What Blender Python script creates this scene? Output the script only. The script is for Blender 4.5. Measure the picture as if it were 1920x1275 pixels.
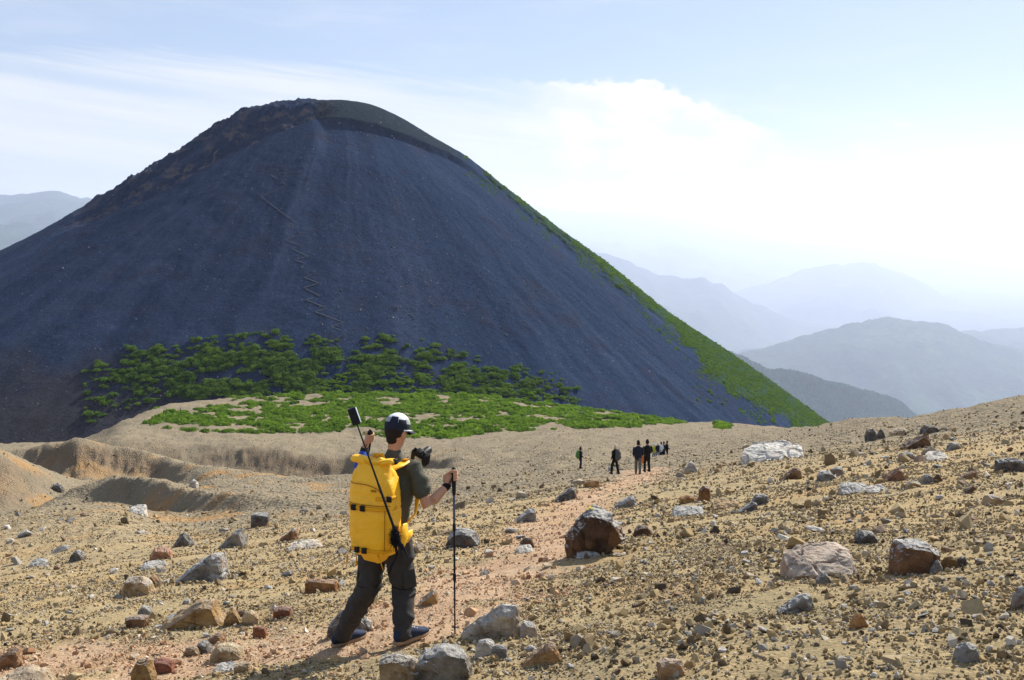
import bpy, bmesh, math, random
import numpy as np
from mathutils import Vector, Matrix, Euler
from mathutils.bvhtree import BVHTree

# ------------------------------------------------------------------ camera, sky, sun, exposure
for o in list(bpy.data.objects): bpy.data.objects.remove(o)
sc = bpy.context.scene
COL = sc.collection
F = 1867.0                       # focal length in photograph pixels (1920 wide)
PITCH = math.atan(237.5 / F)
SP, CP = math.sin(PITCH), math.cos(PITCH)
cam = bpy.data.cameras.new("camera"); cam.sensor_width = 36.0; cam.lens = 36.0 * F / 1920.0
cam.clip_start = 0.1; cam.clip_end = 400000.0
cam_o = bpy.data.objects.new("camera", cam); COL.objects.link(cam_o)
cam_o.rotation_euler = (math.pi / 2 - PITCH, 0, 0)
sc.camera = cam_o

SUN_AZ, SUN_EL = math.radians(37), math.radians(36)     # azimuth measured from straight ahead to the right
SUN_DIR = Vector((math.sin(SUN_AZ) * math.cos(SUN_EL), math.cos(SUN_AZ) * math.cos(SUN_EL), math.sin(SUN_EL)))
sun = bpy.data.lights.new("sun", 'SUN'); sun.energy = 5.0; sun.angle = math.radians(0.5); sun.color = (1.0, 0.94, 0.84)
sun_o = bpy.data.objects.new("sun", sun); COL.objects.link(sun_o)
sun_o.rotation_euler = (-SUN_DIR).to_track_quat('-Z', 'Y').to_euler()

sc.view_settings.view_transform = 'Standard'; sc.view_settings.look = 'None'
sc.view_settings.exposure = 0.88; sc.view_settings.gamma = 1.0
sc.view_settings.use_curve_mapping = False
sc.cycles.volume_bounces = 1
sc.cycles.max_bounces = 6
sc.cycles.use_denoising = True

world = bpy.data.worlds.new("World"); sc.world = world; world.use_nodes = True
WT = world.node_tree; WT.nodes.clear()

class NT:
    """small helper for node trees"""
    def __init__(s, tree): s.t = tree
    def n(s, typ, **kw):
        nd = s.t.nodes.new(typ)
        for k, v in kw.items(): setattr(nd, k, v)
        return nd
    def put(s, sock, v):
        if hasattr(v, 'is_output') or isinstance(v, bpy.types.NodeSocket): s.t.links.new(v, sock)
        else: sock.default_value = v
    def m(s, op, a, b=0.0, c=0.0, clamp=False):
        nd = s.n('ShaderNodeMath', operation=op, use_clamp=clamp)
        s.put(nd.inputs[0], a); s.put(nd.inputs[1], b); s.put(nd.inputs[2], c)
        return nd.outputs[0]
    def ss(s, v, a, b):
        nd = s.n('ShaderNodeMapRange', interpolation_type='SMOOTHSTEP')
        s.put(nd.inputs[0], v); nd.inputs[1].default_value = a; nd.inputs[2].default_value = b
        return nd.outputs[0]
    def noise(s, vec, scale, detail=4.0, rough=0.55, dist=0.0):
        nd = s.n('ShaderNodeTexNoise')
        if vec is not None: s.put(nd.inputs['Vector'], vec)
        nd.inputs['Scale'].default_value = scale; nd.inputs['Detail'].default_value = detail
        nd.inputs['Roughness'].default_value = rough; nd.inputs['Distortion'].default_value = dist
        return nd.outputs[0]
    def xyz(s, x, y, z):
        nd = s.n('ShaderNodeCombineXYZ')
        s.put(nd.inputs[0], x); s.put(nd.inputs[1], y); s.put(nd.inputs[2], z)
        return nd.outputs[0]
    def mix(s, fac, a, b, blend='MIX'):
        nd = s.n('ShaderNodeMix', data_type='RGBA', blend_type=blend)
        s.put(nd.inputs[0], fac)
        for k, v in ((6, a), (7, b)):
            if isinstance(v, tuple): v = tuple(v) + (1.0,) * (4 - len(v))
            s.put(nd.inputs[k], v)
        return nd.outputs[2]
    def ramp(s, fac, stops, interp='LINEAR'):
        nd = s.n('ShaderNodeValToRGB'); cr = nd.color_ramp; cr.interpolation = interp
        while len(cr.elements) < len(stops): cr.elements.new(0.5)
        for e, (pos, col) in zip(cr.elements, stops):
            e.position = pos; e.color = tuple(col) + (1.0,)
        s.put(nd.inputs[0], fac)
        return nd.outputs[0]
    def attr(s, name, typ='GEOMETRY'):
        return s.n('ShaderNodeAttribute', attribute_name=name, attribute_type=typ)

w = NT(WT)
sky = w.n('ShaderNodeTexSky', sky_type='NISHITA'); sky.sun_disc = False
sky.sun_elevation = SUN_EL; sky.sun_rotation = SUN_AZ
sky.altitude = 1400.0; sky.air_density = 1.0; sky.dust_density = 1.2; sky.ozone_density = 1.5
tc = w.n('ShaderNodeTexCoord')
nrm = w.n('ShaderNodeVectorMath', operation='NORMALIZE'); w.put(nrm.inputs[0], tc.outputs['Generated'])
sep = w.n('ShaderNodeSeparateXYZ'); w.put(sep.inputs[0], nrm.outputs[0])
az = w.m('ARCTAN2', sep.outputs[0], sep.outputs[1]); el = sep.outputs[2]
saz = w.m('SINE', az)
# a long tilted sheet of cirrus with cumulus heads along its upper edge
edge = w.m('SUBTRACT', w.m('SUBTRACT', 0.127, w.m('MULTIPLY', saz, 0.115)), w.m('MULTIPLY', w.m('MULTIPLY', saz, saz), w.m('ADD', 0.15, w.m('MULTIPLY', w.ss(saz, 0.0, 0.3), 0.25))))
g1 = w.m('DIVIDE', w.m('SUBTRACT', az, 0.14), 0.10); g1 = w.m('POWER', 2.718, w.m('MULTIPLY', w.m('MULTIPLY', g1, g1), -1.0))
along = w.m('ADD', el, w.m('MULTIPLY', saz, 0.12))
streak = w.noise(w.xyz(w.m('MULTIPLY', az, 2.2), w.m('MULTIPLY', along, 34.0), 0.0), 1.6, 5.0, 0.6, 0.6)
puff = w.noise(w.xyz(w.m('MULTIPLY', az, 1.0), w.m('MULTIPLY', el, 1.5), 0.3), 26.0, 6.0, 0.62)
d_edge = w.m('ADD', w.m('SUBTRACT', edge, el), w.m('MULTIPLY', w.m('SUBTRACT', streak, 0.5), 0.05))
sheet = w.m('MULTIPLY', w.ss(d_edge, 0.0, 0.022), w.m('ADD', 0.05, w.m('MULTIPLY', streak, 1.45)), clamp=True)
gap = w.m('DIVIDE', w.m('SUBTRACT', along, 0.072), 0.008); gap = w.m('POWER', 2.718, w.m('MULTIPLY', w.m('MULTIPLY', gap, gap), -1.0))
gap = w.m('MULTIPLY', gap, w.ss(az, -0.12, -0.4))
sheet = w.m('MULTIPLY', sheet, w.m('SUBTRACT', 1.0, w.m('MULTIPLY', gap, 0.6)))
d_cum = w.m('ADD', w.m('SUBTRACT', w.m('ADD', edge, w.m('MULTIPLY', g1, 0.026)), el), w.m('MULTIPLY', w.m('SUBTRACT', puff, 0.52), 0.06))
cum = w.m('MULTIPLY', w.ss(d_cum, 0.0, 0.008), w.m('MINIMUM', 1.0, w.m('MULTIPLY', g1, 2.0)), clamp=True)
low = w.m('MULTIPLY', w.ss(w.noise(w.xyz(az, w.m('MULTIPLY', el, 2.6), 1.7), 13.0, 6.0, 0.6), 0.56, 0.66),
          w.m('MULTIPLY', w.ss(el, 0.025, 0.05), w.ss(el, 0.13, 0.09)))
cloud = w.m('MAXIMUM', w.m('MAXIMUM', sheet, cum), w.m('MULTIPLY', low, 0.8))
wisps = w.m('MULTIPLY', w.ss(w.noise(w.xyz(w.m('MULTIPLY', az, 1.5), w.m('MULTIPLY', el, 9.0), 4.0), 2.0, 5.0, 0.6, 0.5), 0.45, 0.8), 0.45)
cloud = w.m('MAXIMUM', cloud, wisps)
shade = w.noise(w.xyz(az, w.m('MULTIPLY', el, 2.0), 0.9), 20.0, 5.0, 0.6)
ccol = w.mix(cum, w.mix(shade, (5.9, 6.25, 6.7), (6.8, 6.95, 7.15)), w.mix(w.ss(shade, 0.35, 0.6), (6.2, 6.5, 6.9), (7.5, 7.5, 7.5)))
skyc = w.mix(0.55, w.mix(1.0, sky.outputs[0], (0.78, 0.78, 0.80), 'MULTIPLY'), (4.5, 5.4, 7.1))
cloud = w.m('MULTIPLY', cloud, w.m('ADD', 0.45, w.m('MULTIPLY', w.ss(el, 0.0, 0.085), 0.47)))
bgc = w.mix(cloud, skyc, ccol)
bg = w.n('ShaderNodeBackground'); w.put(bg.inputs[0], bgc); bg.inputs[1].default_value = 0.076
out = w.n('ShaderNodeOutputWorld'); WT.links.new(bg.outputs[0], out.inputs[0])

# ------------------------------------------------------------------ helpers
rng = np.random.default_rng(11)
random.seed(5)

def ray(px, row):
    """a photograph pixel as (sideways, up) per metre of forward distance"""
    u = (px - 960.0) / F; v = (637.5 - row) / F
    fw = CP + v * SP
    return u / fw, (v * CP - SP) / fw
def P(px, row, Y):
    c, e = ray(px, row); return Vector((c * Y, Y, e * Y))
def proj(X, Y, Z):
    fw = Y * CP - Z * SP; up = Y * SP + Z * CP
    return 960.0 + F * X / fw, 637.5 - F * up / fw
def e_row(row): return ray(960, row)[1]

def _h(ix, iy, iz, seed):
    n = (ix.astype(np.int64) * 374761393 + iy.astype(np.int64) * 668265263 + iz.astype(np.int64) * 1440662683 + seed * 974634773) & 0xffffffff
    n = ((n ^ (n >> 13)) * 1274126177) & 0xffffffff
    n = ((n ^ (n >> 16)) * 2246822519) & 0xffffffff
    return ((n ^ (n >> 15)) & 0xffffff) / float(0xffffff) * 2 - 1
def vn2(x, y, seed=0):
    x = np.asarray(x, float); y = np.asarray(y, float)
    ix = np.floor(x); iy = np.floor(y); fx = x - ix; fy = y - iy
    ux = fx * fx * fx * (fx * (fx * 6 - 15) + 10); uy = fy * fy * fy * (fy * (fy * 6 - 15) + 10)
    z = np.zeros_like(ix)
    def g(dx, dy):
        a = _h(ix + dx, iy + dy, z, seed) * math.pi
        return np.cos(a) * (fx - dx) + np.sin(a) * (fy - dy)
    a = g(0, 0) * (1 - ux) + g(1, 0) * ux; b = g(0, 1) * (1 - ux) + g(1, 1) * ux
    return (a * (1 - uy) + b * uy) * 1.5
def fbm2(x, y, oct=4, seed=0, gain=0.5):
    s = 0.0; a = 1.0
    for k in range(oct):
        s = s + a * vn2(x * 2.03 ** k + 17.3 * k, y * 2.03 ** k - 9.1 * k, seed + k); a *= gain
    return s
def vn3(p, seed=0):
    i = np.floor(p); f = p - i; u = f * f * (3 - 2 * f); r = 0.0
    for dx in (0, 1):
        for dy in (0, 1):
            for dz in (0, 1):
                wgt = (u[:, 0] if dx else 1 - u[:, 0]) * (u[:, 1] if dy else 1 - u[:, 1]) * (u[:, 2] if dz else 1 - u[:, 2])
                r = r + wgt * _h(i[:, 0] + dx, i[:, 1] + dy, i[:, 2] + dz, seed)
    return r
def sstep(a, b, x):
    t = np.clip((x - a) / (b - a), 0, 1); return t * t * (3 - 2 * t)

def mesh_np(name, verts, faces, smooth=True):
    me = bpy.data.meshes.new(name)
    verts = np.asarray(verts, np.float32); faces = np.asarray(faces, np.int32)
    k = faces.shape[1]
    me.vertices.add(len(verts)); me.vertices.foreach_set('co', verts.ravel())
    me.loops.add(faces.size); me.loops.foreach_set('vertex_index', faces.ravel())
    me.polygons.add(len(faces)); me.polygons.foreach_set('loop_start', np.arange(0, faces.size, k, dtype=np.int32))
    me.update(calc_edges=True)
    me.polygons.foreach_set('use_smooth', np.full(len(faces), smooth, bool))
    me.validate(); me.update()
    return me
def grid_faces(nr, nc):
    i = np.arange(nr * nc).reshape(nr, nc)
    return np.stack([i[:-1, :-1], i[:-1, 1:], i[1:, 1:], i[1:, :-1]], -1).reshape(-1, 4)
def add_attr(me, name, vals):
    a = me.attributes.new(name, 'FLOAT', 'POINT'); a.data.foreach_set('value', np.asarray(vals, np.float32).ravel())
def tag(o, label=None, cat=None, group=None, kind=None):
    for k, v in (('label', label), ('category', cat), ('group', group), ('kind', kind)):
        if v: o[k] = v
    return o
def obj(name, me, mat=None, parent=None):
    o = bpy.data.objects.new(name, me); COL.objects.link(o)
    if mat and not me.materials: me.materials.append(mat)
    if parent: o.parent = parent; o.matrix_parent_inverse = parent.matrix_basis.inverted()
    return o
def empty(name, loc):
    o = bpy.data.objects.new(name, None); COL.objects.link(o); o.location = loc; o.empty_display_size = 0.2
    return o

# ------------------------------------------------------------------ materials
def new_mat(name):
    m = bpy.data.materials.new(name); m.use_nodes = True; m.node_tree.nodes.clear()
    t = NT(m.node_tree)
    b = t.n('ShaderNodeBsdfPrincipled'); o = t.n('ShaderNodeOutputMaterial')
    m.node_tree.links.new(b.outputs[0], o.inputs[0])
    return m, t, b, o
def bump(t, b, h, strength, dist):
    nd = t.n('ShaderNodeBump'); nd.inputs['Strength'].default_value = strength; nd.inputs['Distance'].default_value = dist
    t.put(nd.inputs['Height'], h); t.put(b.inputs['Normal'], nd.outputs[0])
def simple(name, col, rough=0.7, var=0.15, scale=30.0, bumpd=0.0, metal=0.0, spec=0.15):
    m, t, b, o = new_mat(name)
    g = t.n('ShaderNodeNewGeometry')
    n = t.noise(g.outputs['Position'], scale, 5.0, 0.6)
    t.put(b.inputs['Base Color'], t.mix(n, tuple(c * (1 - var) for c in col), tuple(min(1, c * (1 + var)) for c in col)))
    b.inputs['Roughness'].default_value = rough; b.inputs['Metallic'].default_value = metal
    b.inputs['Specular IOR Level'].default_value = spec
    if bumpd: bump(t, b, n, 0.6, bumpd)
    return m

def ground_material():
    m, t, b, o = new_mat("gravel_ground")
    pos = t.n('ShaderNodeNewGeometry').outputs['Position']
    big = t.noise(pos, 0.11, 5.0, 0.6); mid = t.noise(pos, 0.9, 6.0, 0.65); fine = t.noise(pos, 22.0, 8.0, 0.8)
    speck = t.n('ShaderNodeTexVoronoi'); t.put(speck.inputs['Vector'], pos); speck.inputs['Scale'].default_value = 38.0
    speck2 = t.n('ShaderNodeTexVoronoi'); t.put(speck2.inputs['Vector'], pos); speck2.inputs['Scale'].default_value = 3.2
    speck3 = t.n('ShaderNodeTexVoronoi'); t.put(speck3.inputs['Vector'], pos); speck3.inputs['Scale'].default_value = 0.8
    base = t.ramp(t.m('ADD', t.m('MULTIPLY', big, 0.55), t.m('MULTIPLY', mid, 0.45)),
                  [(0.30, (0.225, 0.195, 0.125)), (0.46, (0.315, 0.25, 0.148)), (0.58, (0.355, 0.266, 0.145)), (0.74, (0.315, 0.27, 0.18))])
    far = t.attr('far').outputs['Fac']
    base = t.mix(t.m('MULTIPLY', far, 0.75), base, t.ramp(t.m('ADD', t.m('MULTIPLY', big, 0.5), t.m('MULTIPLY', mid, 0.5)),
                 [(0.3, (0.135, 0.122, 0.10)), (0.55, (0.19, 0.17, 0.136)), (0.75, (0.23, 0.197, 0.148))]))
    path = t.attr('path').outputs['Fac']
    pcol = t.ramp(mid, [(0.3, (0.33, 0.22, 0.145)), (0.55, (0.385, 0.272, 0.185)), (0.75, (0.37, 0.295, 0.212))])
    base = t.mix(t.m('MULTIPLY', path, 0.95), base, pcol)
    rust_shade = t.attr('rust_shade').outputs['Fac']
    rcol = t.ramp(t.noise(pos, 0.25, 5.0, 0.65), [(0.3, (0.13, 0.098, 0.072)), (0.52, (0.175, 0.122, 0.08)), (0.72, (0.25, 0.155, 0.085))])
    base = t.mix(rust_shade, base, rcol)  # gully walls: oxide-brown soil, with their shade painted into the brown
    och = t.attr('ochre').outputs['Fac']
    base = t.mix(och, base, (0.33, 0.205, 0.095))
    # single pale and dark stones too small to build
    cell = t.n('ShaderNodeSeparateColor'); t.put(cell.inputs[0], speck.outputs['Color'])
    g = t.ramp(cell.outputs[0], [(0.0, (0.52, 0.50, 0.46)), (0.35, (0.85, 0.82, 0.75)), (0.7, (1.05, 1.0, 0.9)), (1.0, (1.45, 1.4, 1.3))])
    base = t.mix(0.55, base, t.mix(1.0, base, g, 'MULTIPLY'))
    c2 = t.n('ShaderNodeSeparateColor'); t.put(c2.inputs[0], speck2.outputs['Color'])
    stone2 = t.m('MULTIPLY', t.ss(speck2.outputs['Distance'], 0.26, 0.18), t.m('GREATER_THAN', c2.outputs[1], 0.72))
    base = t.mix(t.m('MULTIPLY', stone2, t.m('MULTIPLY', far, 0.85)), base, t.ramp(c2.outputs[0], [(0.0, (0.12, 0.105, 0.09)), (0.5, (0.3, 0.26, 0.2)), (1.0, (0.62, 0.58, 0.5))]))
    c3 = t.n('ShaderNodeSeparateColor'); t.put(c3.inputs[0], speck3.outputs['Color'])
    b.inputs['Roughness'].default_value = 1.0; b.inputs['Specular IOR Level'].default_value = 0.03
    t.put(b.inputs['Base Color'], base)
    hh = t.m('ADD', t.m('MULTIPLY', fine, 0.6), t.m('MULTIPLY', speck.outputs['Distance'], -0.35))
    hh = t.m('ADD', hh, t.m('MULTIPLY', speck2.outputs['Distance'], t.m('MULTIPLY', far, -6.0)))
    hh = t.m('ADD', hh, t.m('MULTIPLY', t.noise(pos, 1.1, 6.0, 0.72), t.m('MULTIPLY', far, 9.0)))
    bump(t, b, hh, 1.0, 0.034)
    return m

def mountain_material():
    m, t, b, o = new_mat("dark_scoria")
    pos = t.n('ShaderNodeNewGeometry').outputs['Position']
    st = t.attr('streak').outputs['Fac']
    mid = t.noise(pos, 0.05, 5.0, 0.6); fine = t.noise(pos, 0.45, 6.0, 0.7)
    base = t.ramp(t.m('ADD', t.m('MULTIPLY', st, 0.35), t.m('MULTIPLY', fine, 0.65)),
                  [(0.25, (0.012, 0.023, 0.050)), (0.5, (0.023, 0.038, 0.074)), (0.8, (0.045, 0.062, 0.105))])
    base = t.mix(t.m('MULTIPLY', t.ss(mid, 0.5, 0.72), 0.6), base, (0.030, 0.031, 0.050))
    base = t.mix(t.attr('cap').outputs['Fac'], base, t.ramp(fine, [(0.3, (0.014, 0.022, 0.034)), (0.6, (0.026, 0.036, 0.046)), (0.8, (0.045, 0.050, 0.050))]))
    base = t.mix(t.m('MULTIPLY', t.attr('crag').outputs['Fac'], t.ss(t.noise(pos, 0.09, 6.0, 0.65), 0.48, 0.64)), base, (0.115, 0.095, 0.09))
    base = t.mix(t.attr('apron').outputs['Fac'], base, t.ramp(fine, [(0.3, (0.028, 0.028, 0.034)), (0.7, (0.055, 0.048, 0.046))]))
    base = t.mix(t.attr('green').outputs['Fac'], base, t.ramp(fine, [(0.3, (0.018, 0.034, 0.018)), (0.5, (0.03, 0.06, 0.02)), (0.75, (0.05, 0.085, 0.028))]))
    # scattered pale stones below building size
    v = t.n('ShaderNodeTexVoronoi'); t.put(v.inputs['Vector'], pos); v.inputs['Scale'].default_value = 0.42
    c = t.n('ShaderNodeSeparateColor'); t.put(c.inputs[0], v.outputs['Color'])
    base = t.mix(t.m('MULTIPLY', t.ss(v.outputs['Distance'], 0.22, 0.12), t.m('GREATER_THAN', c.outputs[0], 0.80)), base, (0.085, 0.095, 0.12))
    t.put(b.inputs['Base Color'], base); b.inputs['Roughness'].default_value = 1.0; b.inputs['Specular IOR Level'].default_value = 0.0
    bump(t, b, t.m('ADD', fine, t.m('MULTIPLY', t.noise(pos, 1.6, 4.0, 0.7), 0.6)), 0.8, 0.9)
    return m

def rock_material(name, coltype='OBJ'):
    m, t, b, o = new_mat(name)
    tcn = t.n('ShaderNodeTexCoord'); oi = t.n('ShaderNodeObjectInfo')
    geo = t.n('ShaderNodeNewGeometry')
    pos = geo.outputs['Position']
    n1 = t.noise(pos, 5.0, 6.0, 0.65); n2 = t.noise(pos, 26.0, 6.0, 0.7); n3 = t.noise(pos, 2.2, 4.0, 0.6)
    col = oi.outputs['Color']
    dark = t.mix(1.0, col, (0.52, 0.47, 0.42), 'MULTIPLY'); lite = t.mix(1.0, col, (1.3, 1.28, 1.22), 'MULTIPLY')
    base = t.mix(t.ss(n1, 0.34, 0.66), dark, lite)
    base = t.mix(t.m('MULTIPLY', t.ss(n3, 0.52, 0.66), 0.6), base, t.mix(0.5, base, (0.36, 0.17, 0.06)))
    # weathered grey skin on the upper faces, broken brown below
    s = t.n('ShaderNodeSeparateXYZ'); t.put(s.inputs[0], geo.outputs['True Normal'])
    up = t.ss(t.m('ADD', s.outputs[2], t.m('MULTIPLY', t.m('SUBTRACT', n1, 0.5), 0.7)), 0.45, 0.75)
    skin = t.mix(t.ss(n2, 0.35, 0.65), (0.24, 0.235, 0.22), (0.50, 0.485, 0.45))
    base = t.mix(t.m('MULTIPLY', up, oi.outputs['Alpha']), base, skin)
    base = t.mix(t.m('MULTIPLY', t.ss(n2, 0.60, 0.72), 0.5), base, (0.11, 0.10, 0.09))
    t.put(b.inputs['Base Color'], base); b.inputs['Roughness'].default_value = 0.9; b.inputs['Specular IOR Level'].default_value = 0.25
    bump(t, b, t.m('ADD', n1, t.m('MULTIPLY', n2, 0.8)), 1.0, 0.045)
    return m

def pebble_material(name, stops):
    m, t, b, o = new_mat(name)
    oi = t.n('ShaderNodeObjectInfo'); pos = t.n('ShaderNodeNewGeometry').outputs['Position']
    base = t.ramp(oi.outputs['Random'], stops)
    n = t.noise(pos, 40.0, 4.0, 0.6)
    base = t.mix(n, t.mix(1.0, base, (0.6, 0.58, 0.55), 'MULTIPLY'), t.mix(1.0, base, (1.3, 1.28, 1.25), 'MULTIPLY'))
    t.put(b.inputs['Base Color'], base); b.inputs['Roughness'].default_value = 0.95; b.inputs['Specular IOR Level'].default_value = 0.08
    return m

def leaf_material(name, a, c, trans=0.45):
    m, t, b, o = new_mat(name)
    oi = t.n('ShaderNodeObjectInfo'); pos = t.n('ShaderNodeNewGeometry').outputs['Position']
    n = t.noise(pos, 0.6, 4.0, 0.7)
    f = t.m('ADD', t.m('MULTIPLY', oi.outputs['Random'], 0.5), t.m('MULTIPLY', n, 0.6), clamp=True)
    base = t.mix(f, a, c)
    t.put(b.inputs['Base Color'], base); b.inputs['Roughness'].default_value = 0.8; b.inputs['Specular IOR Level'].default_value = 0.04
    tr = t.n('ShaderNodeBsdfTranslucent'); t.put(tr.inputs[0], t.mix(1.0, base, (1.3, 1.25, 0.6), 'MULTIPLY'))
    mx = t.n('ShaderNodeMixShader'); mx.inputs[0].default_value = trans
    m.node_tree.links.new(b.outputs[0], mx.inputs[1]); m.node_tree.links.new(tr.outputs[0], mx.inputs[2])
    m.node_tree.links.new(mx.outputs[0], o.inputs[0])
    return m

def far_material():
    m, t, b, o = new_mat("forested_hills")
    pos = t.n('ShaderNodeNewGeometry').outputs['Position']
    n = t.noise(pos, 0.0009, 6.0, 0.65); n2 = t.noise(pos, 0.008, 6.0, 0.75)
    base = t.ramp(t.m('ADD', t.m('MULTIPLY', n, 0.5), t.m('MULTIPLY', n2, 0.5)),
                  [(0.35, (0.010, 0.026, 0.018)), (0.52, (0.028, 0.062, 0.034)), (0.7, (0.075, 0.125, 0.055))])
    t.put(b.inputs['Base Color'], base); b.inputs['Roughness'].default_value = 1.0; b.inputs['Specular IOR Level'].default_value = 0.0
    bump(t, b, n2, 1.0, 45.0)
    return m

M_GROUND = ground_material(); M_MOUNT = mountain_material(); M_ROCK = rock_material("weathered_rock")
M_FAR = far_material()
M_LEAF = leaf_material("meadow_leaf", (0.05, 0.115, 0.018), (0.155, 0.255, 0.04), 0.42)
M_PINE = leaf_material("dwarf_pine_needles", (0.026, 0.078, 0.02), (0.135, 0.22, 0.045), 0.38)
M_BAND = leaf_material("flank_leaf", (0.04, 0.10, 0.018), (0.14, 0.24, 0.04), 0.4)
M_TREE = leaf_material("forest_leaf", (0.008, 0.055, 0.042), (0.035, 0.125, 0.075), 0.2)

# ------------------------------------------------------------------ ground: a slope falling away, cut by gullies, running out to a saddle
PH, PA, PB = 1.25, 0.258, 0.134
cols = np.array([-900, 0, 73, 150, 220, 300, 370, 450, 550, 650, 850, 1050, 1250, 1450, 1600, 1750, 1920, 2800], float)
def pl(Y): return ('p', Y)
T = {  # per column: feature lines from near to far as (distance, photograph row) or a distance on the plain slope
 -900: [pl(28), (50, 1010), (75, 1030), (90, 1010), (130, 1000), (165, 800), (215, 850), (225, 820), (270, 850), (320, 838), (360, 836), (420, 832), (480, 832)],
 0:    [pl(28), (50, 962), (85, 990), (95, 972), (130, 968), (150, 833), (205, 880), (222, 848), (270, 858), (320, 842), (360, 838), (420, 829), (480, 829)],
 73:   [pl(28), (52, 949), (95, 968), (103, 955), (138, 956), (155, 868), (205, 885), (215, 830), (266, 850), (318, 840), (355, 836), (420, 828), (480, 828)],
 150:  [pl(28), (52, 943), (101.5, 952), (109, 911), (150, 925), (165, 903), (190, 905), (207, 818), (266, 846), (300, 832), (340, 832), (420, 826), (480, 826)],
 220:  [pl(28), (52, 947), (97.5, 946), (104, 890), (140, 905), (165, 906), (196, 899), (207, 834), (266, 852), (275, 826), (290, 812), (330, 797), (370, 838)],
 300:  [pl(28), (51, 980), (84, 962), (92.5, 902), (130, 912), (160, 912), (191, 908), (201, 856), (260.5, 870), (271, 835), (297, 811), (365, 763), (410, 815)],
 370:  [pl(28), (50, 990), (73, 966), (80, 921), (110, 923), (135, 918), (165, 905), (184, 873), (255.5, 884), (268, 841), (300, 812), (385, 750), (430, 800)],
 450:  [pl(28), (49, 984), (64, 962), (68.5, 931), (90, 924), (110, 916), (140, 904), (172, 885), (248.5, 892), (263, 840), (303, 812), (400, 743), (450, 780)],
 550:  [pl(28), (48, 972), (59.5, 956), (62, 936), (80, 929), (100, 921), (125, 910), (150, 899), (236, 902), (252, 843), (306, 815), (412, 738), (460, 770)],
 650:  [pl(28), (48, 962), (57, 957), (58.5, 943), (75, 934), (90, 924), (110, 908), (130, 893), (231.5, 897), (244, 850), (309, 818), (420, 735), (470, 765)],
 850:  [pl(28), pl(48), (60, 944), (63, 932), (80, 917), (95, 905), (115, 894), (135, 884), (171.5, 886), (176.4, 862), (305, 820), (425, 738), (475, 768)],
 1050: [pl(28), pl(45), pl(60), (72, 889), (84, 886), (92, 884), (94.5, 873), (97, 868), (165, 846), (205, 832), (318, 807), (420, 759), (470, 790)],
 1250: [pl(28), pl(45), pl(60), pl(85), (105, 866), (120, 867), (128, 868), (150, 861), (156, 850), (215, 835), (322, 803), (400, 789), (450, 815)],
 1450: [pl(28), pl(45), pl(60), pl(75), (85, 836), (95, 833), (108, 829), (120, 825), (170, 815), (215, 810), (290, 805), (360, 800), (430, 825)],
 1600: [pl(28), pl(45), pl(55), pl(70), (75, 807), (80, 806), (90, 806), (100, 806), (140, 795), (170, 789), (230, 795), (330, 830), (430, 880)],
 1750: [pl(28), pl(40), pl(50), pl(60), (65, 790), (70, 789), (80, 789), (90, 789), (125, 774), (150, 770), (200, 790), (300, 850), (430, 910)],
 1920: [pl(28), pl(36), pl(45), pl(52), (56, 766), (60, 765), (68, 765), (76, 765), (105, 751), (130, 748), (180, 775), (280, 850), (430, 920)],
 2800: [pl(20), pl(26), pl(32), pl(38), (42, 641), (45, 640), (52, 640), (60, 640), (80, 620), (100, 612), (150, 640), (250, 760), (430, 900)],
}
c_ctrl = (cols - 960) / F * 1.0 / (CP + 0.3 * SP) * 1.0
c_ctrl = np.array([ray(x, 930)[0] for x in cols])
nF = 4 + 13
Yt = np.zeros((nF, len(cols))); Zt = np.zeros((nF, len(cols)))
for j, x in enumerate(cols):
    c = c_ctrl[j]
    lst = [pl(0.8), pl(3), pl(7), pl(14)] + T[int(x)]
    for k, it in enumerate(lst):
        if it[0] == 'p': Y = it[1]; z = -PH - PA * Y + PB * c * Y
        else: Y = it[0]; z = e_row(it[1]) * Y
        Yt[k, j] = Y; Zt[k, j] = z
inner = np.linspace(-0.60, 0.60, 760)
gc = np.concatenate([np.linspace(-1.25, -0.605, 90), inner, np.linspace(0.605, 1.25, 90)])
gy = np.exp(np.concatenate([np.linspace(math.log(0.9), math.log(4.5), 40)[:-1], np.linspace(math.log(4.5), math.log(520), 820)]))
nC, nY = len(gc), len(gy)
def smooth_c(A):
    # smooth interpolation between control columns (Catmull style via dense linear + box blur)
    r = np.stack([np.interp(gc, c_ctrl, a) for a in A])
    k = np.hanning(23); k /= k.sum()
    pad = np.pad(r, ((0, 0), (11, 11)), mode='edge')
    return np.stack([np.convolve(q, k, mode='valid') for q in pad])
Yg = smooth_c(Yt); Zg = smooth_c(Zt)
GZ = np.zeros((nY, nC))
for j in range(nC):
    GZ[:, j] = np.interp(gy, Yg[:, j], Zg[:, j])
    last = gy > Yg[-1, j]; GZ[last, j] = Zg[-1, j] - 0.6 * (gy[last] - Yg[-1, j])
def blur_y(A, n):
    k = np.hanning(n); k /= k.sum(); h = n // 2
    pad = np.pad(A, ((h, h), (0, 0)), mode='edge'); r = np.zeros_like(A)
    for i in range(n): r += k[i] * pad[i:i + A.shape[0]]
    return r
GZ = blur_y(GZ, 11)
wr_ = (0.010 * fbm2(gc * 9, 0 * gc + 3.3, 2, 36))
for j in range(nC):
    GZ[:, j] = np.interp(gy * (1 + wr_[j] * np.clip((gy - 45) / 30, 0, 1) * np.clip((330 - gy) / 60, 0, 1)), gy, GZ[:, j])
GX = gc[None, :] * gy[:, None]; GY = np.repeat(gy[:, None], nC, 1)
slope0 = np.gradient(GZ, axis=0) / np.gradient(GY, axis=0)
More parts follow.
